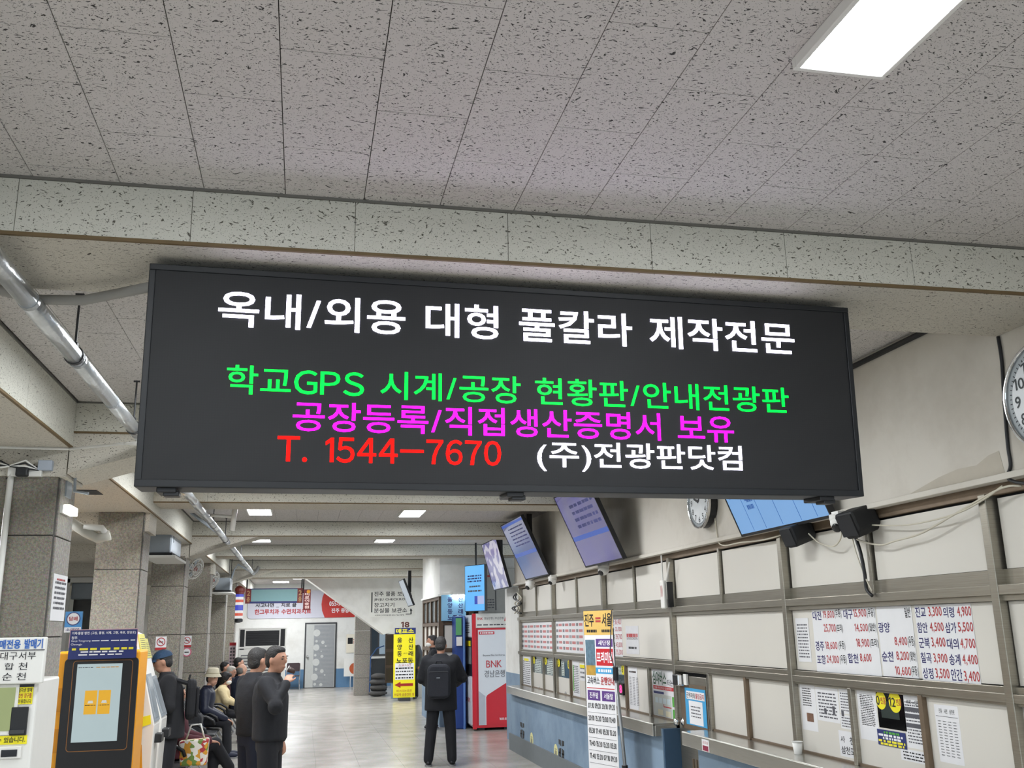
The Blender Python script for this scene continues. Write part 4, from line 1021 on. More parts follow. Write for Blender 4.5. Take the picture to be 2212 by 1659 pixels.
def domecam(label, px, py, r=.055, x=3.38):
    p = on(px, py, 0, x); t = thing('dome_camera', label, 'camera', loc=p, group='white dome cameras')
    part(B().lathe((p.x, p.y, p.z+.055), (0, 0, -1), [(r*1.05, 0), (r*1.05, .03), (r*.9, .05)], 20), 'base', WPLAS, t, smooth=True)
    part(B().ell((p.x-.006, p.y-.01, p.z), (r, r, r)), 'dome', WPLAS, t, smooth=True)
    d = Vector((-.6, -.3, -.55)).normalized(); part(B().lathe(Vector((p.x-.006, p.y-.01, p.z))+d*r*.72, d, [(r*.55, 0), (r*.5, r*.3), (r*.35, r*.33), (0, r*.34)], 16), 'lens', BLACKG, t, smooth=True)
    part(B().box(p.x-.03, XR+.02, p.y-.04, p.y+.04, p.z+.055, p.z+.075), 'mount_plate', WPLAS, t)
domecam('white dome camera between the two black loudspeakers', 1814, 1130, .06)
domecam('white dome camera under the large violet television', 1304, 1231, .065)
domecam('white dome camera under the blue-violet television, against the ledge', 1194, 1254, .06)
domecam('white dome camera farthest along, near the bank machine', 1145, 1264, .07)
p = on(1437, 1285, 0, 3.44); t = thing('wireless_router', 'white wireless router with two aerials fixed to the partition', 'router', loc=p)
fr_ = Fr(p, (0, -1, 0))
part(B().fbox(fr_, -.05, .05, -.13, .14, 0, .035), 'body', WPLAS, t, bevel=.012); part(B().fbox(fr_, .05, .085, -.12, .12, -.05, .0), 'bracket', BLACK, t)
part(B().tube([fr_.p(-.02, .14, .01), fr_.p(-.02, .38, .01)], .008, 8), 'aerial', WPLAS, t); part(B().tube([fr_.p(.05, .13, .0), fr_.p(.16, .30, .0)], .008, 8), 'aerial', WPLAS, t)
letter(t, fr_, '))))', -.03, .03, -.02, .09, INKR, n=.037)

# cables on the right wall
def cable(label, pts, r, mt, cat='cable', group='wall cables'):
    q = []
    P_ = [Vector(p) for p in pts]
    for i in range(len(P_)-1):                     # Catmull-Rom
        p0, p1, p2, p3 = P_[max(i-1, 0)], P_[i], P_[i+1], P_[min(i+2, len(P_)-1)]
        for k in range(6):
            s_ = k/6; q.append(.5*((2*p1)+(-p0+p2)*s_+(2*p0-5*p1+4*p2-p3)*s_*s_+(-p0+3*p1-3*p2+p3)*s_**3))
    q.append(P_[-1])
    return solo(B().tube(q, r, 6), 'cable', mt, label, cat, loc=P_[0], group=group, smooth=True)
def rw(px, py, x=3.45): return on(px, py, 0, x)
CW = mat('cable_cream', '#cfc9b8', .5)
cable('black cable dropping down the upper wall beside the large clock', [rw(2156, 727, XR-.008), rw(2164, 780, XR-.008), rw(2169, 860, XR-.008), rw(2177, 960, XR-.008), rw(2183, 1005, XR-.008), rw(2176, 1030, XR-.012), rw(2190, 1040, XR-.03), rw(2212, 1044, XR-.04), rw(2260, 1050, XR-.04)], .009, BLACK)
cable('cream cable sagging low from the camera across the upper panels', [rw(1822, 1145), rw(1850, 1165), rw(1900, 1177), rw(1935, 1168), rw(1990, 1152), rw(2060, 1112), rw(2160, 1056), rw(2205, 1050)], .006, CW)
cable('cream cable running straighter from the speaker to the clock corner', [rw(1880, 1134), rw(1960, 1134), rw(2058, 1112), rw(2120, 1082), rw(2165, 1050)], .005, CW)
cable('cream loop of cable between the left speaker and the dome camera', [rw(1746, 1152), rw(1770, 1173), rw(1800, 1180), rw(1815, 1165), rw(1818, 1145)], .005, CW)
cable('thick black cable bundle slanting down the split of the upper panels', [rw(1842, 1145), rw(1858, 1190), rw(1868, 1240), rw(1872, 1272), rw(1884, 1287)], .011, BLACK)
cable('thin pale wire beside the black cable bundle', [rw(1838, 1148), rw(1848, 1190), rw(1866, 1240), rw(1884, 1278)], .004, CW)
cable('cream wire along the ledge under the blue television', [rw(1540, 1082), rw(1550, 1160), rw(1562, 1178), rw(1600, 1172), rw(1650, 1166), rw(1700, 1152)], .006, CW)
for k, (x0, x1) in enumerate(((1100, 1110), (1108, 1098), (1095, 1112), (1112, 1104))):
    cable('tangled black cable %s hanging at the far end of the ledge' % ('loop', 'coil', 'strand', 'end')[k], [rw(1117, 1280, 3.46), rw(x0+14, 1292, 3.44), rw(x1+14, 1304, 3.44), rw(x0+11, 1314, 3.45), rw(x1+14, 1325, 3.46)], .012, BLACK if k % 2 == 0 else CW)

# ================================================================== BANNER STAND
fb = Fr(on(1260.5, 1320, 1, 9.75), Vector((.16, -.46, 0)))
bw, bh = .487, 2.02-.12
bn = thing('banner_stand', 'tall narrow bus-timetable banner on a thin pole stand before the counter', 'banner', loc=(fb.o.x, fb.o.y, 0))
part(B().fbox(fb, 0, bw, -bh, 0, -.002, .001), 'cloth', PAPER, bn)
def bp(mt, a, b_, c, d, name, n=.0015): part(B().fbox(fb, bw*a, bw*b_, -bh*d, -bh*c, n, n+.0008), name, mt, bn)
bp(mat('banner_gold', '#dcb765', .6), 0, 1, 0, .125, 'gold_head')
letter(bn, fb, '진주', .03*bw, .36*bw, -bh*.083, -bh*.015, INK, n=.004, bold=.02); letter(bn, fb, '=', .42*bw, .60*bw, -bh*.06, -bh*.035, INKR, n=.004, bold=.03); letter(bn, fb, '서울', .64*bw, .97*bw, -bh*.083, -bh*.015, INK, n=.004, bold=.02)
scribble(bn, fb, .1*bw, .45*bw, -bh*.115, -bh*.095, 1, INK, n=.004, fill=.7); scribble(bn, fb, .62*bw, .95*bw, -bh*.115, -bh*.095, 1, INK, n=.004, fill=.7)
bp(mat('banner_photo', '#5b7686', .6, var=.6, scale=25), .03, .36, .15, .28, 'photo_print')
bp(mat('banner_photo2', '#b8923c', .6, var=.4, scale=25), .03, .36, .28, .33, 'photo_print')
bp(PURP, .40, .97, .145, .185, 'purple_block'); letter(bn, fb, '새단장', .48*bw, .90*bw, -bh*.178, -bh*.152, INKW, n=.004, bold=.02)
bp(RED, .40, .97, .195, .28, 'red_block'); letter(bn, fb, '프리미엄', .42*bw, .95*bw, -bh*.265, -bh*.21, INKW, n=.004, bold=.03)
bp(SKYB, .36, .97, .29, .32, 'blue_block'); scribble(bn, fb, .45*bw, .92*bw, -bh*.315, -bh*.295, 1, INKW, n=.004, fill=.7)
letter(bn, fb, '고속버스', .05*bw, .48*bw, -bh*.375, -bh*.335, INK, n=.004, bold=.01); letter(bn, fb, '운행안내', .52*bw, .97*bw, -bh*.375, -bh*.335, INKR, n=.004, bold=.02)
bp(RED, .03, .97, .392, .396, 'rule')
bp(PURP, .05, .48, .405, .455, 'purple_block'); letter(bn, fb, '진주발', .12*bw, .42*bw, -bh*.445, -bh*.415, INKW, n=.004, bold=.015)
bp(PURP, .54, .97, .405, .455, 'purple_block'); letter(bn, fb, '서울발', .61*bw, .91*bw, -bh*.445, -bh*.415, INKW, n=.004, bold=.015)
for j in range(5):
    for i in range(4):
        s_ = random.choice(('05:30', '07:10', '09:20', '11:40', '13:00', '15:20', '17:40', '20:10'))
        letter(bn, fb, s_, bw*(.05+.235*i), bw*(.05+.235*i+.20), -bh*(.495+.062*j), -bh*(.468+.062*j), INK, n=.004, bold=.01)
    bp(INKG, .03, .97, .515+.062*j, .5165+.062*j, 'rule')
bp(BLACK, .2, .44, .79, .825, 'black_block'); bp(mat('banner_cyan', '#79c3dc', .6), .05, .97, .84, .87, 'cyan_block'); scribble(bn, fb, .1*bw, .9*bw, -bh*.868, -bh*.843, 1, INKW, n=.004, fill=.6)
letter(bn, fb, '우등', .12*bw, .30*bw, -bh*.905, -bh*.883, INK, n=.004); letter(bn, fb, '35,700', .38*bw, .92*bw, -bh*.908, -bh*.88, INKR, n=.004)
bp(mat('banner_lime', '#b6c94a', .6), .05, .97, .93, .985, 'green_block')
jo = on(1329.7, 1453, 1, 8.95); 
part(B().tube([fb.p(bw*.98, 0, 0), on(1318, 1410, 1, 9.15), jo], .006, 6), 'arm', DGREY, bn); part(B().tube([fb.p(bw*1.0, -.18, 0), jo], .006, 6), 'arm', DGREY, bn); part(B().tube([fb.p(0, 0, -.004), fb.p(bw, 0, -.004)], .007, 6), 'top_bar', DGREY, bn)
pfoot = Vector((jo.x+.06, jo.y-.05, 0))
part(B().tube([jo, (pfoot.x-.02, pfoot.y, .55), (pfoot.x, pfoot.y, .06)], .016, 10), 'pole', mat('pole_grey', '#85888a', .35, .6), bn, smooth=True)
part(B().tube([jo+Vector((0, 0, .05)), jo-Vector((0, 0, .07))], .026, 10), 'pole_joint', BLACK, bn); part(B().tube([(pfoot.x-.028, pfoot.y, .64), (pfoot.x-.02, pfoot.y, .53)], .028, 10), 'pole_joint', BLACK, bn)
for a in (0, 2*PI/3, 4*PI/3): part(B().tube([(pfoot.x-.02, pfoot.y, .56), (pfoot.x+.22*math.cos(a+.5), pfoot.y+.22*math.sin(a+.5), .01)], .007, 6), 'leg', DGREY, bn)
# yellow oval stickers on the blue base
for cx_, cy_, lab in ((293, 1398, 'farther'), (516, 1512, 'nearer')):
    u, v = FB.uv(*c7(cx_, cy_)); t = thing('floor_sticker', 'pale yellow oval sticker with two figures on the blue base wall, the %s one' % lab, 'sticker', loc=FB.p(u, v, 0), group='oval stickers on the base wall')
    part(B().disc(FB, u, v, .10, .0005, .002, 28), 'disc', mat('sticker_yellow', '#e2dda0', .6), t)
    for du in (-.03, .03): part(B().disc(FB, u+du, v+.035, .012, .002, .003, 12).prism(FB, [(u+du-.016, v-.05), (u+du+.016, v-.05), (u+du+.014, v+.018), (u+du-.014, v+.018)], .002, .003), 'figure_print', INKG, t)
# ================================================================== FAR END OF THE HALL
def rrect(u0, u1, v0, v1, r, k=5):
    pts = []
    for cu, cv, a0 in ((u1-r, v1-r, 0), (u0+r, v1-r, 90), (u0+r, v0+r, 180), (u1-r, v0+r, 270)):
        for i in range(k+1): a = rad(a0+90*i/k); pts.append((cu+r*math.cos(a), cv+r*math.sin(a)))
    return pts
# bank machine
AY = 18.9; fa = faceY(AY)
ax0, ax1 = fa.uv(1021, 1480)[0], fa.uv(1106, 1480)[0]; az1 = fa.uv(1060, 1325)[1]
WPAN = mat('bank_white', '#dfe4ea', .3, var=.02); REDB = mat('bank_red', '#cf2433', .35, var=.04)
at = thing('bank_machine', 'red and white bank teller machine with BNK lettering beside the counter', 'cash machine', loc=(ax0, AY, 0))
part(B().box(ax0+.02, ax1, AY+.02, AY+.95, .06, az1-.02), 'cabinet', mat('bank_cab', '#c9ccd0', .4), at)
for a in (ax0+.12, ax1-.15): part(B().box(a, a+.12, AY+.1, AY+.8, 0, .06), 'foot', DGREY, at)
W = ax1-ax0
part(B().fbox(fa, ax0, ax1, az1-.27, az1, -.02, .03), 'header', mat('bank_header', '#e6e5df', .35), at, bevel=.006)
part(B().fbox(fa, ax0, ax0+.07, .03, az1, -.05, .035), 'red_post', REDB, at, bevel=.01)
part(B().fbox(fa, ax0+.07, ax1, .05, az1-.275, -.02, .012), 'red_frame', REDB, at)
p0, p1, q0, q1 = ax0+.11, ax1-.03, .10, az1-.31
part(B().fbox(fa, p0, p1, q0, q1, .012, .02), 'white_panel', WPAN, at)
part(B().prism(fa, [(p0, q0), (p0+.17*W, q0), (p0+.17*W, q0+.52), (p0, q0+.62)], .02, .0215), 'grey_corner', mat('bank_grey', '#b9bfc9', .4), at)
part(B().prism(fa, [(p0+.19*W, q0), (p1, q0), (p1, q0+.80), (p0+.22*W, q0+.54), (p0+.19*W, q0+.50)], .02, .022), 'red_corner', REDB, at)
letter(at, fa, 'Beyond No.1 in Korea', p0+.12*W, p0+.68*W, q1-.50, q1-.455, INKG, n=.024)
letter(at, fa, 'BNK', p0+.20*W, p0+.60*W, q1-.70, q1-.57, mat('bank_logo_red', '#c5303c', .4), n=.024, bold=.0)
letter(at, fa, '경남은행', p0+.15*W, p0+.67*W, q1-.88, q1-.75, INKG, n=.024)
letter(at, fa, 'BNK', ax0+.13*W, ax0+.27*W, az1-.12, az1-.075, REDB, n=.032); letter(at, fa, '경남은행 | 부산은행', ax0+.30*W, ax0+.80*W, az1-.125, az1-.07, INKG, n=.032)
part(B().prism(fa, [(ax1-.18*W, az1-.15), (ax1-.02*W, az1-.15), (ax1-.02*W, az1-.03), (ax1-.14*W, az1-.03)], .03, .033), 'red_flag', REDB, at); scribble(at, fa, ax1-.13*W, ax1-.04*W, az1-.14, az1-.04, 2, INKW, n=.035, fill=.6)
scribble(at, fa, ax0+.12*W, ax1-.04*W, az1-.235, az1-.195, 1, INKG, n=.032, fill=.5)
part(B().fbox(fa, p0+.02*W, p0+.42*W, q1-.085, q1-.03, .0205, .0225), 'red_tag', REDB, at); scribble(at, fa, p0+.05*W, p0+.40*W, q1-.08, q1-.035, 1, INKW, n=.024, fill=.6)
letter(at, fa, '1600.8585', p1-.30*W, p1-.03*W, q0+.08, q0+.125, INKW, n=.024, bold=.02)
fs_ = faceXn(ax0+.02)
part(B().fbox(fs_, -(AY+.93), -(AY+.06), 1.72, az1-.03, 0, .02), 'side_header', WPAN, at); scribble(at, fs_, -(AY+.85), -(AY+.3), 1.78, 2.0, 5, INKG, n=.022)
part(B().fbox(fs_, -(AY+.90), -(AY+.08), .98, 1.70, .0, .004), 'niche', mat('niche_dark', '#2a2c30', .3), at); part(B().fbox(fs_, -(AY+.80), -(AY+.25), 1.20, 1.52, .004, .012), 'touch_screen', mat('niche_screen', '#8b9396', .2, var=.4, scale=9), at)
part(B().fbox(fs_, -(AY+.75), -(AY+.30), 1.54, 1.64, .004, .012), 'yellow_tag', YEL, at)
part(B().fbox(fs_, -(AY+.93), -(AY+.06), .10, .96, 0, .03), 'side_panel', WPAN, at); letter(at, fs_, 'BNK', -(AY+.8), -(AY+.2), .50, .58, INKR, n=.033)
# blue machine behind it
bl0 = on(984, 1480, 1, 19.35).x
bm_ = thing('blue_machine', 'tall dark blue machine just left of the red bank machine', 'cash machine', loc=(bl0, 19.35, 0))
part(B().box(bl0, bl0+.21, 19.35, 19.8, 0, 2.12), 'cabinet', mat('machine_blue', '#1f3f86', .4), bm_, bevel=.02)
part(B().box(bl0+.15, bl0+.185, 19.32, 19.35, 0, 2.12), 'edge_strip', mat('machine_blue_light', '#5c82c0', .4), bm_)
part(B().box(bl0+.01, bl0+.12, 19.32, 19.35, 1.75, 2.08), 'green_tag', mat('machine_green', '#5aa06a', .5), bm_); part(B().box(bl0+.02, bl0+.13, 19.315, 19.35, 1.55, 1.72), 'white_tag', PAPER, bm_)
# grey cabinet and cable mess above the machine
gx0, gx1 = fa.uv(1050, 1280)[0], fa.uv(1108, 1280)[0]
gb = thing('switch_cabinet', 'grey wall cabinet with small labels above the bank machine', 'cabinet', loc=(gx0, 19.4, 2.2))
part(B().box(gx0, gx1+.5, 19.4, 19.8, az1, 3.05), 'case', mat('cabinet_grey', '#9a9a94', .5), gb, bevel=.01)
f20 = faceY(19.4)
part(B().fbox(f20, gx0+.28, gx0+.30, 2.22, 3.05, .0, .004), 'door_gap', DGREY, gb); scribble(gb, f20, gx0+.03, gx0+.26, 2.25, 2.45, 4, INKG, n=.004); scribble(gb, f20, gx0+.02, gx0+.2, 2.85, 2.93, 1, INKR, n=.004)
# blue destination sign on the far booth and its lamp
fbz = faceY(BYF-.03)
u0, u1, v0, v1 = pbox(fbz, 953, 1285, 1006, 1341)
t = thing('destination_sign', 'light blue hanging sign with Ulsan and Yangsan in dark letters on far booth', 'sign', loc=fbz.p(u0, v0, 0))
part(B().fbox(fbz, u0, u1, v0, v1, 0, .03), 'board', mat('board_blue', '#86b9d8', .5, var=.03), t)
hh = (v1-v0)/4.3
for k, (a, b_) in enumerate((('울', '산'), ('양', '산'), ('동', '래'), ('노포', '동'))):
    z = v1-hh*(k+1)-.02
    letter(t, fbz, a, u0+.25*(u1-u0), u0+(.25+.2*len(a))*(u1-u0), z, z+hh*.8, INKN, n=.032, bold=.02); letter(t, fbz, b_, u0+.68*(u1-u0), u0+.88*(u1-u0), z, z+hh*.8, INKN, n=.032, bold=.02)
t = thing('sign_lamp', 'short glowing lamp tube above the light blue destination sign', 'light', loc=fbz.p(u0+.5, v1, 0))
part(B().fbox(fbz, u0+.45*(u1-u0), u1-.02, v1+.0, v1+.05, .03, .10), 'housing', WPLAS, t); part(B().tube([fbz.p(u0+.47*(u1-u0), v1-.012, .07), fbz.p(u1-.04, v1-.012, .07)], .02, 8), 'tube', LED, t)
# red lantern-like box near the booth
p = on(1002, 1265, 1, 20.6); t = thing('alarm_lamp', 'dark red alarm lamp at the upper corner of the far booth', 'lamp', loc=p)
part(B().lathe(p, (0, 0, 1), [(.05, 0), (.09, .06), (.09, .2), (.05, .26), (0, .27)], 12), 'red_lens', mat('lamp_red', '#8e1f22', .3), t, smooth=True); part(B().box(p.x-.06, p.x+.06, p.y-.06, p.y+.06, p.z-.16, p.z), 'base', BLACK, t)

# yellow upright sign
yY = 27.6; fy = faceY(yY); u0, u1, v0, v1 = pbox(fy, 850, 1370, 897, 1510)
t = thing('upright_sign', 'tall yellow ticket-office sign numbered 18 with a red arrow', 'sign', loc=((u0+u1)/2, yY, 0))
W = u1-u0
part(B().fbox(fy, u0, u1, .08, v1, -.06, 0), 'board', YEL, t); part(B().box(u0+.15, u1-.15, yY-.2, yY+.25, 0, .08), 'base', DGREY, t)
part(B().fbox(fy, u0+.03, u1+.01, v1, v1+.17, -.05, 0), 'navy_head', NAVY, t); letter(t, fy, '매표소', u0+.10*W, u0+.93*W, v1+.02, v1+.15, INKY, n=.003, bold=.03)
letter(t, fy, '18', u0+.33*W, u0+.72*W, v1+.18, v1+.34, mat('ink_brown', '#5a2a22', .6), n=-.02, bold=.03)
H = v1-.08; rh = H*.108
for k, (a, b_) in enumerate((('울', '산'), ('양', '산'), ('동', '래'))):
    z = v1-.05-rh*(k+1); letter(t, fy, a, u0+.16*W, u0+.38*W, z, z+rh*.78, INK, n=.003, bold=.02); letter(t, fy, b_, u0+.68*W, u0+.90*W, z, z+rh*.78, INK, n=.003, bold=.02)
letter(t, fy, '(부산)', u0+.44*W, u0+.64*W, v1-.05-rh*2.7, v1-.05-rh*2.45, INK, n=.003); z = v1-.05-rh*4.05; letter(t, fy, '노포동', u0+.13*W, u0+.90*W, z, z+rh*.8, INK, n=.003, bold=.02)
za, zb_ = v1-H*.72, v1-H*.46
part(B().fbox(fy, u0+.07*W, u1-.06*W, za, zb_, 0, .003), 'white_table', PAPER, t); letter(t, fy, '소요시간', u0+.22*W, u0+.80*W, zb_-.09, zb_-.02, INKR, n=.005); 
for k in range(4): scribble(t, fy, u0+.1*W, u1-.1*W, za+.02+k*.085, za+.075+k*.085, 1, INK, n=.005, fill=.6)
zz = v1-H*.80
part(B().prism(fy, [(u0+.05*W, zz), (u0+.33*W, zz+.08), (u0+.33*W, zz+.035), (u1-.1*W, zz+.035), (u1-.1*W, zz-.035), (u0+.33*W, zz-.035), (u0+.33*W, zz-.08)], 0, .004), 'red_arrow', mat('arrow_red', '#a5281f', .5), t)
letter(t, fy, '버스타는곳은', u0+.15*W, u0+.85*W, v1-H*.915, v1-H*.875, INKR, n=.003); letter(t, fy, '바깥쪽 공중전화 옆', u0+.06*W, u0+.95*W, v1-H*.975, v1-H*.93, INKR, n=.003)
# checkroom sign on the stair wall
u0, u1, v0, v1 = pbox(FS, 797, 1277, 896, 1332)
t = thing('checkroom_sign', 'white sign reading JINJU CHECKROOM on the sloping stair wall', 'sign', loc=FS.p(u0, v0, 0))
part(B().fbox(FS, u0, u1, v0, v1, .0, .006), 'sheet', mat('sign_offwhite', '#e2e2dc', .5, var=.02), t); W, H = u1-u0, v1-v0
part(B().fbox(FS, u0+.05*W, u0+.075*W, v0+.18*H, v1-.04*H, .006, .009), 'black_bar', INK, t)
for s_, a, b_, c, d in (('진주 물품 보관소', .11, .93, .80, .99), ('JINJU CHECKROOM', .11, .93, .61, .72), ('창고지기', .11, .55, .37, .55), ('분실물 보관소', .11, .83, .15, .34), ('시외버스터미널2층 055-746-7878', .13, .76, .03, .09)):
    letter(t, FS, s_, u0+a*W, u0+b_*W, v0+c*H, v0+d*H, INK, n=.009, bold=.01)
part(B().prism(FS, [(u0+.80*W, v0+.08*H), (u0+.93*W, v0+.08*H), (u0+.93*W, v0+.22*H), (u0+.95*W, v0+.22*H), (u0+.91*W, v0+.32*H), (u0+.89*W, v0+.22*H), (u0+.905*W, v0+.22*H), (u0+.905*W, v0+.105*H), (u0+.80*W, v0+.105*H)], .006, .009), 'arrow', INK, t)
# slanted screen in front of it
b0 = on(893, 1308, 0, 2.62); b1 = on(882, 1311, 0, 2.62)
tv('narrow tilted screen on a black pole in front of the checkroom sign', 2.62, b0.y, b1.y, b0.z, .68, 22, emat('screen_pale2', '#c4d0dc', .35, var=.08), group='tilted television screens')

# floor-standing air conditioner
acx0, acx1, acy = -1.42, -.34, 24.0; fc = faceY(acy)
t = thing('air_conditioner', 'white floor-standing air conditioner with a dark grille behind the two men', 'air conditioner', loc=((acx0+acx1)/2, acy, 0))
part(B().box(acx0, acx1, acy, acy+.5, 0, 1.99), 'cabinet', WPLAS, t, bevel=.015)
part(B().fbox(fc, acx0+.03, acx0+.13, 1.50, 1.95, 0, .006).fbox(fc, acx1-.13, acx1-.03, 1.50, 1.95, 0, .006), 'dark_side', BLACK, t)
part(B().fbox(fc, acx0+.16, acx1-.16, 1.58, 1.92, 0, .005), 'grille', BLACK, t)
for k in range(6): part(B().fbox(fc, acx0+.16, acx1-.16, 1.60+.055*k, 1.606+.055*k, .005, .02), 'grille_slat', DGREY, t)
part(B().fbox(fc, acx0, acx1, 1.52, 1.56, .0, .012), 'trim_bar', WPLAS, t)
part(B().prism(fc, rrect(acx0+.40, acx1-.40, 1.42, 1.49, .03), .0, .01), 'badge_recess', mat('badge', '#c9c9c2', .4), t); part(B().prism(fc, [((acx0+acx1)/2+.12*math.cos(a*PI/8), 1.455+.022*math.sin(a*PI/8)) for a in range(16)], .01, .014), 'badge', BLACK, t)
part(B().fbox(fc, acx0+.07, acx1-.09, .58, 1.38, .0, .004), 'louver_recess', mat('louver_dark', '#77777a', .6), t)  # dark sheet painted in for the shade between the louvers
for k in range(11): part(B().fbox(fc, acx0+.08, acx1-.1, .62+.07*k, .655+.07*k, .0, .018), 'louver', mat('louver_white', '#d8d8d2', .4), t)
# banner on the end wall
fw_ = faceY(FY-.02)
u0, u1, v0, v1 = pbox(fw_, 535, 1276, 772, 1335)
t = thing('dental_banner', 'long grey and red dental-clinic banner on the end wall', 'banner', loc=fw_.p(u0, v0, 0)); W, H = u1-u0, v1-v0
part(B().prism(fw_, rrect(u0, u1, v0, v1, .12), 0, .01), 'grey_ground', mat('banner_grey', '#ccccd8', .5, var=.03), t)
cxr = u0+.68*W
part(B().prism(fw_, [(cxr+.02*W, v0), (u1, v0), (u1, v1), (cxr+.02*W, v1), (cxr-.005*W, v0+.75*H), (cxr-.012*W, v0+.5*H), (cxr-.005*W, v0+.25*H)], .01, .013), 'red_ground', mat('banner_red', '#c0362f', .5), t)
letter(t, fw_, '사고나면 _ 치료 끝', u0+.07*W, u0+.44*W, v0+.40*H, v0+.56*H, INK, n=.015, bold=.03)
letter(t, fw_, '한그루치과', u0+.065*W, u0+.285*W, v0+.15*H, v0+.34*H, INKR, n=.015, bold=.03); letter(t, fw_, '수면치과치료', u0+.305*W, u0+.575*W, v0+.15*H, v0+.34*H, INKR, n=.015, bold=.03)
letter(t, fw_, '055-746-7528', u0+.74*W, u0+1.0*W, v0+.42*H, v0+.60*H, INKW, n=.015, bold=.03); letter(t, fw_, '진주 중앙시장', u0+.76*W, u0+1.0*W, v0+.17*H, v0+.34*H, INKW, n=.015, bold=.03)
part(B().fbox(fw_, u0+.745*W, u0+.83*W, v0+.74*H, v0+.86*H, .013, .015), 'dark_tag', DGREY, t)
# hanging teal sign with 2F ends
fh = faceY(27.5); u0, u1, v0, v1 = pbox(fh, 530, 1271, 654, 1303)
t = thing('hanging_sign', 'hanging sign with a blank teal face and red ends marked 2', 'sign', loc=fh.p(u0, v1, 0)); W, H = u1-u0, v1-v0
part(B().fbox(fh, u0, u1, v0, v1, -.08, 0), 'box', mat('sign_darkred', '#7a2a2a', .5), t); part(B().fbox(fh, u0+.08*W, u1-.1*W, v0+.0*H, v0+.12*H, .0, .004).fbox(fh, u0+.08*W, u1-.1*W, v1-.05*H, v1, .0, .004), 'navy_band', NAVY, t)
part(B().fbox(fh, u0+.10*W, u1-.095*W, v0+.13*H, v1-.06*H, 0, .006), 'teal_face', mat('teal_face', '#84aeb2', .5, var=.03), t)
for a in (.025, .925): letter(t, fh, '2', u0+a*W, u0+(a+.055)*W, v0+.52*H, v0+.86*H, mat('ink_gold', '#c9a06a', .5), n=.004, bold=.02); letter(t, fh, '층', u0+a*W, u0+(a+.055)*W, v0+.10*H, v0+.45*H, MATS['ink_gold'], n=.004, bold=.02)
for a in (.02, .98): part(B().tube([fh.p(u0+a*W, v1, -.04), fh.p(u0+a*W, CZ, -.04)], .02, 6), 'hanger_rod', BLACK, t)
fv = faceY(27.4); u0, u1, v0, v1 = pbox(fv, 655, 1273, 671, 1318)
t = thing('barber_sign', 'narrow dark red vertical barber sign right of the teal hanging sign', 'sign', loc=fv.p(u0, v1, 0)); W, H = u1-u0, v1-v0
part(B().fbox(fv, u0, u1, v0, v1, -.06, 0), 'box', mat('sign_maroon', '#6e1a1c', .5), t); part(B().tube([fv.p(u0, v1-.1, -.03), fv.p(u0, CZ, -.03)], .02, 6), 'hanger_rod', BLACK, t); part(B().disc(fv, u0+.68*W, v1-.06*H-.03, .05, .0, .004, 16), 'orange_dot', ORANGE, t)
for k, c in enumerate('미로이용원'): letter(t, fv, c, u0+.2*W, u0+.82*W, v1-H*(.30+.155*k), v1-H*(.17+.155*k), mat('ink_rose', '#f0cfc8', .5), n=.004, bold=.03)
# barber pole
p = on(514, 1343, 1, 26.9); ptop = on(519, 1266, 1, 26.9)
t = thing('barber_pole', 'lit barber pole with red, white and blue bands by the last pillar', 'barber pole', loc=p); hgt = ptop.z-p.z
part(B().lathe(p, (0, 0, 1), [(.04, -.03), (.12, 0), (.12, .06), (.10, .08)], 18), 'base_cap', BLACK, t)
cols = [emat('pole_white', '#f2f2f2', .5), emat('pole_red', '#e0604a', .5), emat('pole_blue', '#4a55d0', .5)]
for k in range(9):
    a, b_ = .08+hgt*.68*k/9, .08+hgt*.68*(k+1)/9; part(B().lathe(p, (0, 0, 1), [(.115, a), (.115, b_)], 18), 'band', cols[(0, 1, 0, 2, 2, 0, 1, 0, 2)[k]], t)
part(B().lathe(p, (0, 0, 1), [(.11, .08+hgt*.68), (.13, .10+hgt*.68), (.13, hgt*.82), (.15, hgt*.86), (.15, hgt*.93), (.06, hgt*1.0), (0, hgt*1.02)], 18), 'top_cap', mat('cap_red', '#6d2a24', .4), t)
part(B().box(PX1-.01, p.x-.05, p.y+.02, p.y+.06, p.z+.02, p.z+.06).box(PX1-.01, p.x-.05, p.y+.02, p.y+.06, p.z+hgt*.8, p.z+hgt*.85), 'bracket', DGREY, t)
# poster, folding chairs, small table by the end wall
u0, u1, v0, v1 = pbox(fw_, 748, 1370, 772, 1410)
t = thing('end_wall_poster', 'cream poster with a dark picture right of the bubble door', 'poster', loc=fw_.p(u0, v0, 0)); part(B().fbox(fw_, u0, u1, v0, v1, 0, .006), 'sheet', PAPERY, t); part(B().fbox(fw_, u0+.05, u0+.22, v0+.3, v1-.12, .006, .009), 'picture', BLACK, t); scribble(t, fw_, u0+.24, u1-.02, v0+.3, v1-.15, 3, INKR, n=.008)
def folding_chair(label, x, y, rz, seatm):
    t = thing('folding_chair', label, 'chair', loc=(x, y, 0), rz=rz, group='folding chairs at the end wall')
    b = lambda: B()
    for s in (-1, 1):
        part(b().tube([(s*.22, .20, 0), (s*.22, -.12, .45), (s*.22, -.2, .85)], .012, 6), 'leg', CHROME, t, local=True); part(b().tube([(s*.20, -.22, 0), (s*.20, .14, .45)], .012, 6), 'leg', CHROME, t, local=True)
    part(b().box(-.21, .21, -.16, .2, .43, .46), 'seat', seatm, t, local=True, bevel=.01)
    part(b().prism(Fr((0, -.19, 0), (1, 0, 0)), rrect(-.22, .22, .58, .86, .05), -.02, .015), 'backrest', seatm, t, local=True); part(b().tube([(-.22, -.22, .05), (.22, -.22, .05)], .01, 6), 'stretcher', CHROME, t, local=True)
SEATB = mat('chair_brown', '#3a2c30', .6)
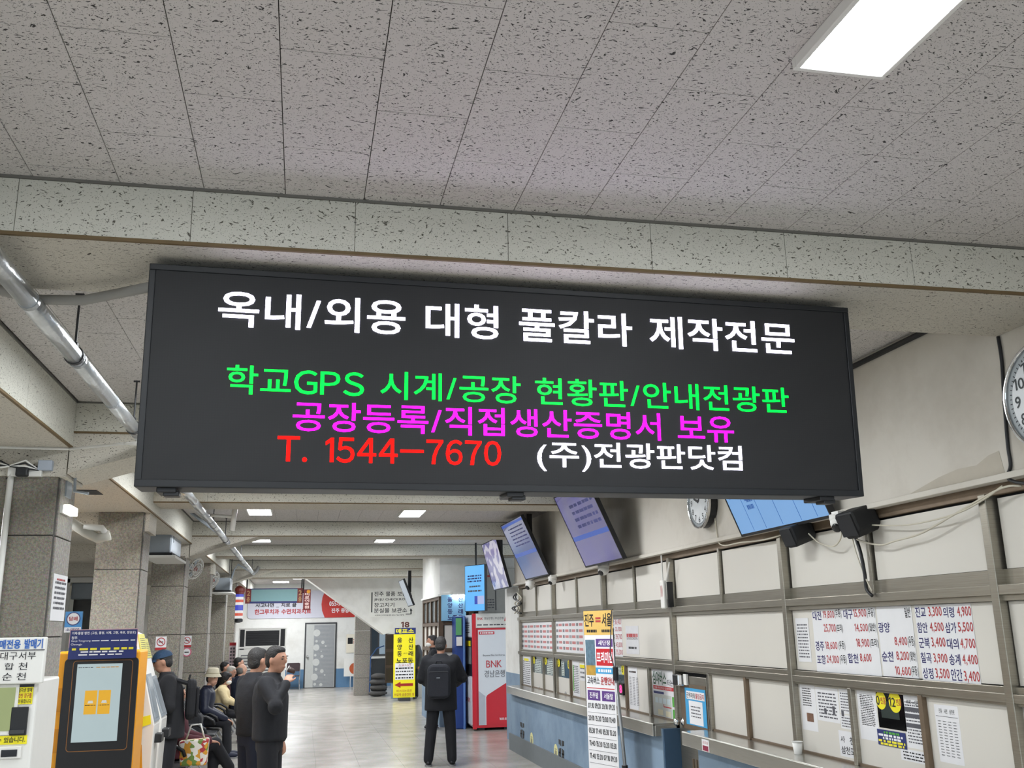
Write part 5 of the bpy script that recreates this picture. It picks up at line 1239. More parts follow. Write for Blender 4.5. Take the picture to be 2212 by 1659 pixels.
p = on(632, 1490, 2, 0); folding_chair('steel folding chair with a dark backrest left of the bubble door', p.x, FY-.6, PI, SEATB)
p = on(762, 1487, 2, 0)
t = thing('side_board', 'white panel with an orange disc leaning by the end wall', 'board', loc=(p.x-.2, FY-.3, 0)); fz = faceY(FY-.3); u0, u1, v0, v1 = pbox(fz, 743, 1421, 768, 1461)
part(B().fbox(fz, u0, u1+.3, v0, v1, -.04, 0), 'panel', WPLAS, t); part(B().disc(fz, u1-.02, (v0+v1)/2-.05, .19, 0, .01, 24), 'orange_disc', mat('disc_orange', '#b8562e', .5), t)
for a in (u0+.22, u1-.02): part(B().tube([(a, FY-.28, 0), (a, FY-.28, v0)], .015, 6), 'leg', CHROME, t)
# bagged heap and trolley under the stair
p = on(815, 1504, 2, 0)
for k in range(4):
    t = thing('stacked_sack', 'dark grey sack under the stair, %s of the stack of four' % ('lowest', 'second from the bottom', 'third from the bottom', 'topmost')[k], 'sack', loc=(p.x, p.y, .16*k), group='sacks under the stair')
    part(B().ell((p.x+.03*(k % 2), p.y, .16*k+.085), (.27-.015*k, .22, .088), None, 16, 8), 'sack_body', mat('sack_grey', '#4b4a49', .9, bump=.5, bscale=18), t, smooth=True)
    part(B().ell((p.x+.26, p.y-.02, .16*k+.085), (.03, .06, .03)), 'tied_end', MATS['sack_grey'], t, smooth=True)
t = thing('hand_trolley', 'dark hand trolley with a blue handle standing under the stair', 'trolley', loc=(p.x-.15, p.y+.5, 0)); tx, ty = p.x-.1, p.y+.5
part(B().box(tx-.05, tx+.42, ty, ty+.2, .12, 1.05), 'load', mat('trolley_dark', '#2c3134', .7), t, bevel=.02); part(B().tube([(tx-.1, ty-.02, .1), (tx-.08, ty-.02, 1.1), (tx+.1, ty-.05, 1.35), (tx+.32, ty-.05, 1.42)], .018, 8), 'handle', mat('trolley_blue', '#2d4f80', .5), t)
part(B().box(tx-.12, tx+.40, ty-.25, ty, .08, .10), 'toe_plate', DGREY, t)
for s in (0, .36): part(B().ring(Fr((tx+s, ty+.1, .1), (0, 1, 0), (0, 0, 1)), 0, 0, .05, .1, -.02, .02, 18), 'wheel', BLACK, t)

# ================================================================== PILLAR FITTINGS
def nosmoke(label, y, px0, py0, px1, py1, ring=False):
    f = faceY(y-.002); u0, u1, v0, v1 = pbox(f, px0, py0, px1, py1); W, H = u1-u0, v1-v0
    t = thing('no_smoking_sign', label, 'sign', loc=f.p(u0, v0, 0), group='no-smoking signs')
    part(B().fbox(f, u0, u1, v0, v1, 0, .004), 'plate', PAPER, t); part(B().fbox(f, u0, u1, v0, v0+H*.18, .004, .005), 'red_band', mat('nosmoke_red', '#b0272b', .5), t)
    r = W*.40; cu, cv = (u0+u1)/2, v0+H*.60
    part(B().ring(f, cu, cv, r*.82, r, .004, .006, 28), 'red_ring', MATS['nosmoke_red'], t)
    part(B().fbox(f, cu-r*.55, cu+r*.45, cv-r*.12, cv+r*.08, .004, .0055), 'cigarette', INK, t); part(B().prism(f, [(cu-r*.62, cv+r*.5), (cu-r*.5, cv+r*.62), (cu+r*.62, cv-r*.5), (cu+r*.5, cv-r*.62)], .0056, .007), 'red_slash', MATS['nosmoke_red'], t)
nosmoke('no-smoking sign above the man in the blue cap', PILY[2], 336, 1375, 359.5, 1404)
nosmoke('no-smoking sign on the next pillar, above a round pink sticker', PILY[3], 394.6, 1373.5, 413.6, 1398)
nosmoke('no-smoking sign on the third signed pillar, above the bucket hat', PILY[4], 441, 1372, 453, 1393)
nosmoke('smallest and farthest no-smoking sign', PILY[5], 472, 1372, 480, 1390)
f = faceY(PILY[3]-.002); u, v = f.uv(403.5, 1408.5)
t = thing('round_sticker', 'round pink no-smoking sticker under a no-smoking sign', 'sticker', loc=f.p(u, v, 0)); part(B().ring(f, u, v, .062, .082, 0, .004, 24), 'pink_ring', mat('pink', '#d36a86', .5), t); part(B().disc(f, u, v, .062, 0, .003, 24), 'face', PAPER, t); part(B().fbox(f, u-.04, u+.035, v-.012, v+.008, .003, .005), 'cigarette', INK, t)
# vertical price strip hanging beside the air conditioner
f = faceY(24.6); u0, u1, v0, v1 = pbox(f, 495, 1388, 509, 1440)
t = thing('strip_banner', 'narrow pinkish strip banner left of the air conditioner', 'banner', loc=f.p(u0, v0, 0)); part(B().fbox(f, u0, u1, v0, v1, 0, .004), 'sheet', mat('strip_pink', '#e6cfd6', .6), t); part(B().fbox(f, u0, u1, v1-.07, v1, .004, .006), 'red_head', RED, t); part(B().tube([((u0+u1)/2, 24.62, 0), ((u0+u1)/2, 24.62, v1)], .015, 6), 'pole', CHROME, t); part(B().box((u0+u1)/2-.15, (u0+u1)/2+.15, 24.5, 24.75, 0, .03), 'base', DGREY, t)
for a in (.12, .56): scribble(t, f, u0+a*(u1-u0), u0+(a+.3)*(u1-u0), v0, v1-.1, 6, INK, n=.006, fill=.6)
# notice on the side of the first pillar
fp1 = faceXp(PX1+.001)
t = thing('pillar_notice', 'white printed notice on the side of the nearest pillar', 'notice', loc=(PX1, 7.35, 1.98)); part(B().fbox(fp1, 7.33, 7.74, 1.98, 2.30, 0, .003), 'sheet', PAPER, t); scribble(t, fp1, 7.38, 7.70, 2.05, 2.26, 6, INKG, n=.005); scribble(t, fp1, 7.42, 7.66, 2.25, 2.28, 1, INKR, n=.005)
# white conduit and junction on the first pillar
f = faceY(7.25)
a = f.uv(26.5, 1026); b_ = f.uv(2, 1345)
t = thing('conduit', 'white plastic conduit running down the front of the nearest pillar', 'conduit', loc=(a[0], 7.22, 0)); part(B().tube([(a[0], 7.22, a[1]), (a[0], 7.22, 1.3)], .021, 10), 'tube', WPLAS, t, smooth=True)
part(B().fbox(f, a[0]-.02, a[0]+.20, a[1]-.015, a[1]+.05, .0, .05), 'tray', WPLAS, t, bevel=.006); part(B().fbox(f, a[0]+.04, a[0]+.12, a[1]-.02, a[1]+.05, .04, .09), 'adapter', BLACK, t, bevel=.01)
for k in range(4): part(B().tube([(a[0]-.25, 7.2, a[1]+.06+.02*k), (a[0]-.1, 7.17, a[1]+.03+.025*k), (a[0], 7.17, a[1]+.05), (a[0]+.1, 7.16, a[1]+.09-.02*k), (a[0]+.18, 7.2, a[1]+.03)], .007, 6), 'wire', BLACK if k % 2 else WPLAS, t, smooth=True)
f = faceY(7.236); u0, u1, v0, v1 = pbox(f, 85, 996, 116, 1018)
t = thing('junction_box', 'small blue-grey junction box above the nearest pillar', 'box', loc=f.p(u0, v0, 0)); part(B().fbox(f, u0, u1, v0, v1, 0, .05), 'box', mat('jbox', '#a9b2bf', .5), t, bevel=.006); part(B().tube([f.p(u0, v0+.03, .02), f.p(u0-.12, v0, .03), f.p(u0-.2, v0-.06, .02)], .006, 6), 'wire', BLACK, t)
# emergency lamp, bracket on the side of the first pillar
pe = on(142, 1103, 1, 7.45)
t = thing('emergency_light', 'small lit emergency light on the side of the nearest pillar', 'light', loc=(PX1, 7.45, pe.z)); part(B().box(PX1, PX1+.02, 7.33, 7.57, pe.z-.03, pe.z+.03), 'back_plate', WPLAS, t); part(B().box(PX1+.02, PX1+.07, 7.33, 7.57, pe.z-.03, pe.z+.03), 'lamp', emat('emerg', '#f4f4ea', 2.0), t, bevel=.006)
t = thing('fan_bracket', 'bent grey metal bracket high on the side of the nearest pillar', 'bracket', loc=(PX1, 7.5, pe.z+.15)); part(B().tube([(PX1, 7.5, pe.z+.36), (PX1+.05, 7.45, pe.z+.34), (PX1+.06, 7.45, pe.z+.14), (PX1+.16, 7.42, pe.z+.12)], .012, 6), 'arm', GPLAS, t); part(B().box(PX1, PX1+.012, 7.42, 7.58, pe.z+.1, pe.z+.4), 'plate', GPLAS, t)
# round duct arm between the first two pillars
a, b_ = on(150, 1126, 1, 9.2), on(206, 1163, 1, 9.2)
t = thing('duct_arm', 'pale round tube slanting between the two nearest pillars', 'duct', loc=a); part(B().tube([a, (a+b_)/2+Vector((.03, 0, -.02)), b_+Vector((.02, 0, 0)), b_+Vector((.12, 0, .03))], .045, 12), 'tube', mat('duct_beige', '#b9b7ad', .5), t, smooth=True); part(B().tube([b_+Vector((-.1, -.02, .1)), b_+Vector((.05, -.02, .09)), b_+Vector((.1, 0, .02))], .03, 10), 'collar', WPLAS, t, smooth=True)
part(B().tube([a, a+Vector((-.1, 0, .1)), (a.x-.12, a.y, ZL)], .03, 8), 'stem', MATS['duct_beige'], t)
# dark recess in the low ceiling
p = on(196, 1063, 2, ZL); solo(B().box(p.x-.09, p.x+.08, p.y-.16, p.y+.16, ZL-.004, ZL+.002), 'ceiling_hatch', BLACK, 'small dark hole in the low ceiling right of the nearest pillar', 'opening', loc=p)
# ceiling-hung heater units on the pillars
def unit(label, y, x0, x1, z0, z1, d=.75):
    t = thing('fan_heater', label, 'heater', loc=((x0+x1)/2, y, z1), group='hanging heater units')
    part(B().box(x0, x1, y, y+d, z0, z1), 'case', GPLAS, t, bevel=.01); part(B().box(x0-.05, x1+.08, y-.06, y+d+.05, z0-.07, z0-.035), 'tray', WPLAS, t, bevel=.006); part(B().box(x0-.03, x1+.03, y-.03, y+d+.03, z0-.036, z0), 'gap', BLACK, t)
    fx = faceXp(x1); part(B().fbox(fx, y+.05, y+d-.05, z0+.02, z1-.02, 0, .006), 'side_panel', mat('unit_side', '#c5ccd4', .4), t); part(B().ring(fx, y+.25, (z0+z1)/2+.05, .045, .055, .006, .01, 20), 'knockout', GPLAS, t)
    for a in (y+.08, y+.68): part(B().tube([(x1-.03, a, z1), (x1-.03, a, CZ)], .008, 6), 'hanger_rod', DGREY, t)
    part(B().tube([(x1-.02, y+.45, z1-.05), (x1+.04, y+.5, z1+.2), (x1+.12, y+.5, z1+.32), (PXP, y+.5, PZP)], .022, 8), 'hose', GPLAS, t, smooth=True)
h0 = on(322, 1147, 1, 13.6); h1 = on(367, 1194, 1, 13.6)
unit('grey hanging heater unit with white tray in front of the third pillar', 13.6, h0.x, h1.x, h1.z, h0.z+.03, 1.15)
h0 = on(481, 1248, 1, 22.3); h1 = on(496, 1275, 1, 22.3)
unit('smaller-looking grey hanging heater unit farther along the pillars', 22.3, h0.x-.15, h1.x, h1.z, h0.z)
def wall_fan(label, px, py, y):
    c = on(px, py, 1, y); t = thing('wall_fan', label, 'fan', loc=c, group='pillar fans')
    n = Vector((.75, -.45, -.35)).normalized(); f = Fr(c, Vector((0, 0, 1)).cross(n).normalized(), n.cross(Vector((0, 0, 1)).cross(n).normalized()))
    for r, o in ((.19, 0), (.17, .05), (.10, .075), (.17, -.05)): part(B().ring(f, 0, 0, r-.006, r+.006, o-.006, o+.006, 28), 'guard_ring', WPLAS, t)
    for k in range(16):
        a = 2*PI*k/16; part(B().tube([f.p(.03*math.cos(a), .03*math.sin(a), .08), f.p(.17*math.cos(a), .17*math.sin(a), .05), f.p(.19*math.cos(a), .19*math.sin(a), 0), f.p(.16*math.cos(a), .16*math.sin(a), -.05)], .004, 4), 'guard_wire', WPLAS, t)
    for k in range(4):
        a = 2*PI*k/4; part(B().prism(f, [(.03*math.cos(a), .03*math.sin(a)), (.15*math.cos(a-.4), .15*math.sin(a-.4)), (.16*math.cos(a+.3), .16*math.sin(a+.3))], -.005, .005), 'blade', mat('fan_blade', '#a8b4bc', .4), t)
    part(B().lathe(f.p(0, 0, .03), n, [(.035, 0), (.035, .03), (0, .05)], 12), 'hub', mat('fan_hub', '#9a4a40', .4), t); part(B().tube([f.p(0, 0, -.02), f.p(0, 0, -.14)], .05, 10), 'motor', WPLAS, t); part(B().tube([f.p(0, 0, -.14), f.p(0, -.12, -.2), (PX1, c.y+.15, f.p(0, -.16, -.2).z)], .018, 8), 'arm', WPLAS, t)
wall_fan('white caged fan on the pillar beside the nearer heater unit', 418, 1227, 16.8)
wall_fan('white caged fan farther back, left of the pipe end', 457, 1252, 20.5)
# tobacco sign behind the nearest pillars
f = faceY(12.6); u0, u1, v0, v1 = pbox(f, 140, 1321, 176, 1366)
t = thing('tobacco_sign', 'blue square tobacco sign with a round white centre behind the kiosk', 'sign', loc=f.p(u0, v0, 0)); W, H = u1-u0, v1-v0
part(B().fbox(f, u0, u1, v0, v1, -.05, 0), 'box', mat('tobacco_blue', '#2f86c6', .4), t); cu, cv = (u0+u1)/2, v0+H*.65; part(B().ring(f, cu, cv, W*.36, W*.42, 0, .004, 28), 'navy_ring', NAVY, t); part(B().disc(f, cu, cv, W*.36, 0, .003, 28), 'disc', PAPER, t)
letter(t, f, '담배', cu-W*.26, cu+W*.26, cv-W*.13, cv+W*.14, INKR, n=.006, bold=.02); part(B().fbox(f, u0, u1, v0, v0+H*.25, 0, .004), 'foot_band', PAPER, t); letter(t, f, '소매인', u0+.1*W, u1-.1*W, v0+.06*H, v0+.2*H, INKN, n=.006, bold=.02)
part(B().box((u0+u1)/2-.03, (u0+u1)/2+.03, 12.62, 12.66, 0, v0+.05), 'post', WPLAS, t); part(B().box((u0+u1)/2-.2, (u0+u1)/2+.2, 12.5, 12.8, 0, .03), 'base', DGREY, t)
# ================================================================== LEFT: ticket machines
ftm = faceY(6.55)
xr_ = on(97, 1400, 1, 6.55).x; xl_ = xr_-.62
t = thing('ticket_machine', 'white reserved-ticket machine with a destination board at the left picture edge', 'ticket machine', loc=((xl_+xr_)/2, 6.6, 0))
zt = ftm.uv(80, 1376)[1]; zm = ftm.uv(70, 1404)[1]; zb_ = ftm.uv(60, 1477)[1]
part(B().box(xl_, xr_-.03, 6.60, 7.15, 0, zb_+.02), 'cabinet', WPLAS, t, bevel=.015)
part(B().fbox(ftm, xl_, xr_, zb_, zt, -.06, 0), 'sign_board', WPLAS, t, bevel=.008)
part(B().fbox(ftm, xl_, xr_, zm-.003, zm+.003, .0, .003), 'board_rule', INKG, t)
def tmt(s, x0, y0, x1, y1, mt_, n=.003, bold=.0, f=ftm):
    u0, u1, v0, v1 = pbox(f, x0, y0, x1, y1); letter(t, f, s, u0, u1, v0, v1, mt_, n=n, bold=bold)
tmt('예매전용', -17, 1382, 45, 1402, INKB, bold=.03); tmt('발매기', 53, 1380, 93, 1401, INKB, bold=.03)
tmt('대구서부', 1, 1408, 78, 1425, INK, bold=.0); tmt('합', 10, 1432, 30, 1447, INK); tmt('천', 40, 1431, 59, 1447, INK); tmt('순', 5, 1454, 26, 1470, INK); tmt('천', 36, 1453, 56, 1469, INK)
fm2 = faceY(6.60)
def tmb(name, x0, y0, x1, y1, mt_, n0=.0, n1=.01, bev=0.): u0, u1, v0, v1 = pbox(fm2, x0, y0, x1, y1); part(B().fbox(fm2, u0, u1, v0, v1, n0, n1), name, mt_, t, bevel=bev); return u0, u1, v0, v1
tmb('screen_bezel', -60, 1480, 38, 1588, WPLAS, 0, .012); tmb('screen', -60, 1486, 31, 1580, emat('screen_lime', '#b6c583', .36, var=.06), .012, .014)
tmb('black_trim', 37, 1478, 74, 1484, BLACK, 0, .006); a = tmb('yellow_label', 36, 1484, 71, 1521, YEL, .0, .006)
tmt('승차권 발매', 41, 1485, 70, 1495, INK, n=.008, bold=.01, f=fm2); tmt('12번 창구를', 40, 1497, 69, 1508, INKR, n=.008, bold=.01, f=fm2); tmt('이용합니다', 40, 1510, 68, 1519, INK, n=.008, bold=.01, f=fm2)
tmb('card_reader', 24, 1527, 60, 1588, BLACK, 0, .02, .004); tmb('reader_lip', 22, 1576, 55, 1584, DGREY, .02, .03)
tmb('yellow_strip', -60, 1590, 58, 1609, YEL, 0, .006); tmt('이용하실 수 있습니다.', -55, 1593, 55, 1605, INK, n=.008, bold=.01, f=fm2)
tmb('slot_frame', -20, 1613, 46, 1639, WPLAS, 0, .014, .004); tmb('slot', 4, 1619, 38, 1634, BLACKG, .014, .018)
# yellow kiosk
KY = 9.5; fk = faceY(KY)
t = thing('ticket_kiosk', 'orange ticket kiosk with a tall pale screen in a black front', 'kiosk', loc=(-1.75, KY, 0))
kx0, kx1 = fk.uv(130, 1540)[0], fk.uv(291, 1540)[0]; kz = fk.uv(220, 1421)[1]
ox0 = fk.uv(112, 1540)[0]
part(B().box(ox0, kx1+.006, KY+.03, KY+.50, 0, kz+.06), 'cabinet', ORANGE, t, bevel=.02)
for k in range(3): part(B().box(ox0-.004, ox0+.09, KY+.024, KY+.03, .55+.34*k, .75+.34*k), 'orange_panel', mat('kiosk_orange_dark', '#c98306', .5), t)
part(B().prism(fk, rrect(kx0, kx1, .35, kz, .04), -.04, 0), 'black_front', BLACK, t); part(B().box(kx0+.02, kx1-.02, KY-.01, KY+.03, 0, .345), 'plinth', DGREY, t)
g0, g1, g2, g3 = pbox(fk, 150, 1426, 281, 1622)
fr = B(); r1, r2 = rrect(g0, g1, g2, g3, .03), rrect(g0+.006, g1-.006, g2+.006, g3-.006, .026)
n_ = len(r1); vo = [fr.bm.verts.new(fk.p(a, b_, .003)) for a, b_ in r1]; vi = [fr.bm.verts.new(fk.p(a, b_, .003)) for a, b_ in r2]
for i in range(n_): fr.bm.faces.new((vo[i], vo[(i+1) % n_], vi[(i+1) % n_], vi[i]))
part(fr, 'gold_line', mat('kiosk_gold', '#8a5c2c', .4), t)
s0, s1, s2, s3 = pbox(fk, 160.5, 1434, 258.5, 1602)
part(B().fbox(fk, s0, s1, s2, s3, 0, .004), 'screen', emat('screen_kiosk', '#bccfd2', .48, var=.03), t)
W, H = s1-s0, s3-s2
for a in (.22, .52): part(B().fbox(fk, s0+a*W, s0+(a+.27)*W, s2+.35*H, s2+.655*H, .004, .006), 'ticket_icon', emat('icon_orange', '#efb41a', .5), t); part(B().prism(fk, [(s0+(a+.07)*W, s2+.49*H), (s0+(a+.20)*W, s2+.49*H), (s0+(a+.18)*W, s2+.525*H), (s0+(a+.09)*W, s2+.525*H)], .006, .007), 'bus_icon', WPLAS, t); scribble(t, fk, s0+(a+.02)*W, s0+(a+.25)*W, s2+.455*H, s2+.475*H, 1, INK, n=.007)
scribble(t, fk, s0+.03*W, s0+.35*W, s2+.945*H, s2+.965*H, 1, INKG, n=.006, fill=.5); scribble(t, fk, s0+.42*W, s0+.95*W, s2+.945*H, s2+.965*H, 1, ORANGE, n=.006, fill=.5)
fs2 = faceY(KY-.06); u0, u1, v0, v1 = pbox(fs2, 149, 1359, 296, 1423)
st = thing('destination_board', 'dark blue destination board standing on the orange kiosk', 'sign', loc=fs2.p(u0, v0, 0)); W, H = u1-u0, v1-v0
part(B().prism(fs2, rrect(u0, u1, v0, v1, .012), -.012, 0), 'board', NAVY, st); part(B().fbox(fs2, u0, u1, v1-.006, v1+.001, -.004, .001).fbox(fs2, u0-.001, u0+.004, v0+.1, v1, -.004, .001).fbox(fs2, u1-.004, u1+.001, v0+.1, v1, -.004, .001), 'pink_edge', mat('edge_pink', '#c9a0a8', .5), st)
letter(st, fs2, '거제·통영 방면 (고성, 통영, 서재, 고현, 옥포, 장승포)', u0+.03*W, u0+.97*W, v1-.19*H, v1-.075*H, INKW, n=.002, bold=.016); letter(st, fs2, '청주', u0+.03*W, u0+.115*W, v1-.33*H, v1-.225*H, INKW, n=.002, bold=.016)
letter(st, fs2, 'Geoje Tongyeong', u0+.03*W, u0+.31*W, v1-.43*H, v1-.35*H, INKW, n=.002); scribble(st, fs2, u0+.33*W, u0+.97*W, v1-.42*H, v1-.36*H, 1, INKW, n=.002, fill=.5); letter(st, fs2, 'Cheongju', u0+.03*W, u0+.19*W, v1-.55*H, v1-.465*H, INKW, n=.002)
scribble(st, fs2, u0+.05*W, u0+.95*W, v1-.71*H, v1-.62*H, 1, INKY, n=.002, fill=.8); scribble(st, fs2, u0+.18*W, u0+.82*W, v1-.80*H, v1-.72*H, 1, INKW, n=.002, fill=.6); scribble(st, fs2, u0+.15*W, u0+.84*W, v1-.89*H, v1-.82*H, 1, INKW, n=.002, fill=.6)
part(B().box(u0+.1, u0+.14, KY-.055, KY+.05, v0-.0, kz+.05), 'bracket', DGREY, st)
# two white side-facing machines
def side_kiosk(label, y0, y1, q, k):
    f = faceY(y0); pts = [faceY(y1).uv(*p) for p in q]
    pts[-1] = (pts[-1][0], .0); pts[-2] = (pts[-2][0], .0)
    t = thing('white_kiosk', label, 'kiosk', loc=(pts[-1][0]+.2, y0, 0), group='white side-facing kiosks')
    part(B().prism(f, pts, -(y1-y0), 0), 'cabinet', WPLAS, t, bevel=.008)
    a, b_ = Vector((pts[1][0], 0, pts[1][1])), Vector((pts[2][0], 0, pts[2][1])); d = (a-b_).normalized(); L_ = (a-b_).length
    ff = Fr((b_.x, y0, b_.z), (0, 1, 0), d); Wd = y1-y0
    part(B().fbox(ff, .0, Wd, L_*.46, L_*1.0, .0, .008), 'yellow_poster', mat('poster_yellowgreen', '#d2cb6a', .6, var=.08), t); scribble(t, ff, .04, Wd-.04, L_*.5, L_*.9, 8, INKG, n=.01, fill=.3)
    a2, b2 = Vector((pts[2][0], 0, pts[2][1])), Vector((pts[3][0], 0, pts[3][1])); d2 = (a2-b2).normalized(); L2 = (a2-b2).length
    f2 = Fr((b2.x, y0, b2.z), (0, 1, 0), d2)
    part(B().fbox(f2, .03, Wd-.03, L2*.06, L2*.96, .0, .012), 'screen_frame', GPLAS, t); part(B().fbox(f2, .07, Wd-.07, L2*.12, L2*.90, .012, .016), 'screen', mat('kiosk_screen', '#aeb6bc', .12, var=.5, scale=4), t)
    fs3 = faceY(y0-.001)
    part(B().prism(fs3, [(pts[3][0]-.20, .40), (pts[3][0]-.06, .46), (pts[3][0]-.10, .88), (pts[3][0]-.2, .80)], 0, .004), 'orange_tab', ORANGE, t); part(B().prism(fs3, [(pts[3][0]-.16, 1.02), (pts[3][0]-.03, 1.06), (pts[3][0]-.04, 1.14), (pts[3][0]-.14, 1.12)], 0, .004), 'yellow_tab', YEL, t)
    part(B().box(pts[3][0]-.02, pts[3][0]+.06, y0+.1, y1-.1, .88, .96), 'ticket_tray', BLACK, t, bevel=.01)
side_kiosk('white kiosk with a sloping screen right beside the orange kiosk', 10.05, 10.42, [(293, 1362), (310, 1370), (324, 1450), (345, 1560), (332, 1659), (280, 1659)], 0)
side_kiosk('white kiosk with a sloping screen that the man in the blue cap uses', 10.55, 10.95, [(300, 1372), (317, 1380), (335, 1455), (361, 1548), (347, 1640), (290, 1640)], 1)

# ================================================================== WAITING SEATS (row along the pillars, facing the counters)
PERF = mat('seat_black', '#232427', .5); CHB = mat('seat_chrome', '#b9bcc0', .25, .9)
def seat(first=False):
    t = thing('waiting_seat', 'black steel waiting seat in the row along the pillars', 'seat', group='waiting seats along the pillars')
    part(B().prism(Fr((0, -.27, 0), (1, 0, 0)), [(-.24, .46), (.24, .43), (.255, .41), (.22, .395), (-.22, .43)], -.52, 0), 'seat_shell', PERF, t, local=True, bevel=.008)
    part(B().prism(Fr((0, -.27, 0), (1, 0, 0)), [(-.22, .46), (-.36, .84), (-.39, .84), (-.26, .44)], -.52, 0), 'backrest', PERF, t, local=True, bevel=.008)
    for k in range(5): part(B().hexa([(-.215-.012+.0, -.20+.09*k, .50), (-.21, -.17+.09*k, .50), (-.345, -.17+.09*k, .80), (-.345, -.20+.09*k, .80), (-.2, -.20+.09*k, .502), (-.2, -.17+.09*k, .502), (-.34, -.17+.09*k, .802), (-.34, -.20+.09*k, .802)]), 'back_slat', CHB, t, local=True)
    for s in (-.29,): part(B().tube([(-.26, s, .62), (-.1, s, .68), (.12, s, .68), (.22, s, .62), (.24, s, .56)], .02, 8), 'armrest', BLACK, t, local=True, smooth=True); part(B().tube([(0, s, .40), (.02, s, .67)], .014, 6), 'arm_post', CHB, t, local=True)
    part(B().box(-.03, .03, -.29, .29, .36, .40), 'beam', CHB, t, local=True); part(B().tube([(-.22, 0, 0), (0, 0, .37), (.22, 0, 0)], .018, 8), 'leg_frame', CHB, t, local=True)
    return t
s0_ = seat(); SX = -1.45
ORD = ('first', 'second', 'third', 'fourth', 'fifth', 'sixth', 'seventh', 'eighth', 'ninth', 'tenth', 'eleventh', 'twelfth', 'thirteenth', 'fourteenth', 'fifteenth')
for k, y in enumerate((12.1, 12.7, 13.3, 13.9, 14.6, 15.9, 16.5, 17.1, 18.0, 18.6, 20.0, 20.6, 21.2, 21.8, 22.5)):
    o = s0_ if k == 0 else copy_tree(s0_)
    o.location = (SX, y, 0); o['label'] = 'black steel waiting seat, %s in the row from the white kiosks' % ORD[k]
# ================================================================== PEOPLE
SKIN = mat('skin', '#b98a72', .55, var=.10, scale=30); SKIN2 = mat('skin_pale', '#c99c84', .55, var=.08, scale=30)
CLB = mat('cloth_black', '#14161c', .85, var=.25, scale=8, bump=.35, bscale=14); CLN = mat('cloth_navy', '#1a2236', .8, var=.25, scale=8, bump=.35, bscale=14); CLK = mat('cloth_dark', '#1b1c20', .85, var=.2, scale=8, bump=.3, bscale=14)
CLM = mat('cloth_maroon', '#4a1a24', .85, var=.25, scale=8, bump=.3, bscale=14); CLG = mat('cloth_grey', '#4a5058', .85, var=.2, bump=.3, bscale=14); CLW = mat('cloth_cream', '#d9c79c', .9, var=.08, bump=.3, bscale=25); PUF = mat('puffer_navy', '#121930', .5, var=.2, bump=.4, bscale=9)
TRB = mat('trouser_dark', '#17181e', .85, var=.2, bump=.3, bscale=12); TRN = mat('trouser_navy', '#1c2233', .85, var=.2, bump=.3, bscale=12); SHOE = mat('shoe_dark', '#1b1b1f', .5); SHOEP = mat('shoe_purple', '#5a3f55', .5); SHOEN = mat('shoe_navy', '#20263c', .6)
HB = mat('hair_black', '#141212', .6, var=.3, scale=40, bump=.5, bscale=90); HG = mat('hair_grey', '#6d6a66', .7, var=.25, scale=40, bump=.5, bscale=90); HD = mat('hair_darkgrey', '#2b2a2a', .6, var=.3, scale=40, bump=.5, bscale=90)
LIP = mat('lip', '#8a4f48', .5); EYEM = mat('eye_dark', '#15110f', .2)
_un = []
def union(b, name, mt, parent, voxel, smooth=3):
    me = b.mesh(name); o = link(me, name, mt, parent)
    r = o.modifiers.new('r', 'REMESH'); r.mode = 'VOXEL'; r.voxel_size = voxel; r.use_smooth_shade = True
    if smooth: s = o.modifiers.new('s', 'SMOOTH'); s.factor = .5; s.iterations = smooth
    _un.append(o); return o
def limb(b, pts, rr, seg=12):
    b.tube(pts, rr, seg)
    for p, r in zip(pts, rr): b.ell(p, (r, r, r), None, 12, 7)
def V3(*a): return Vector(a)
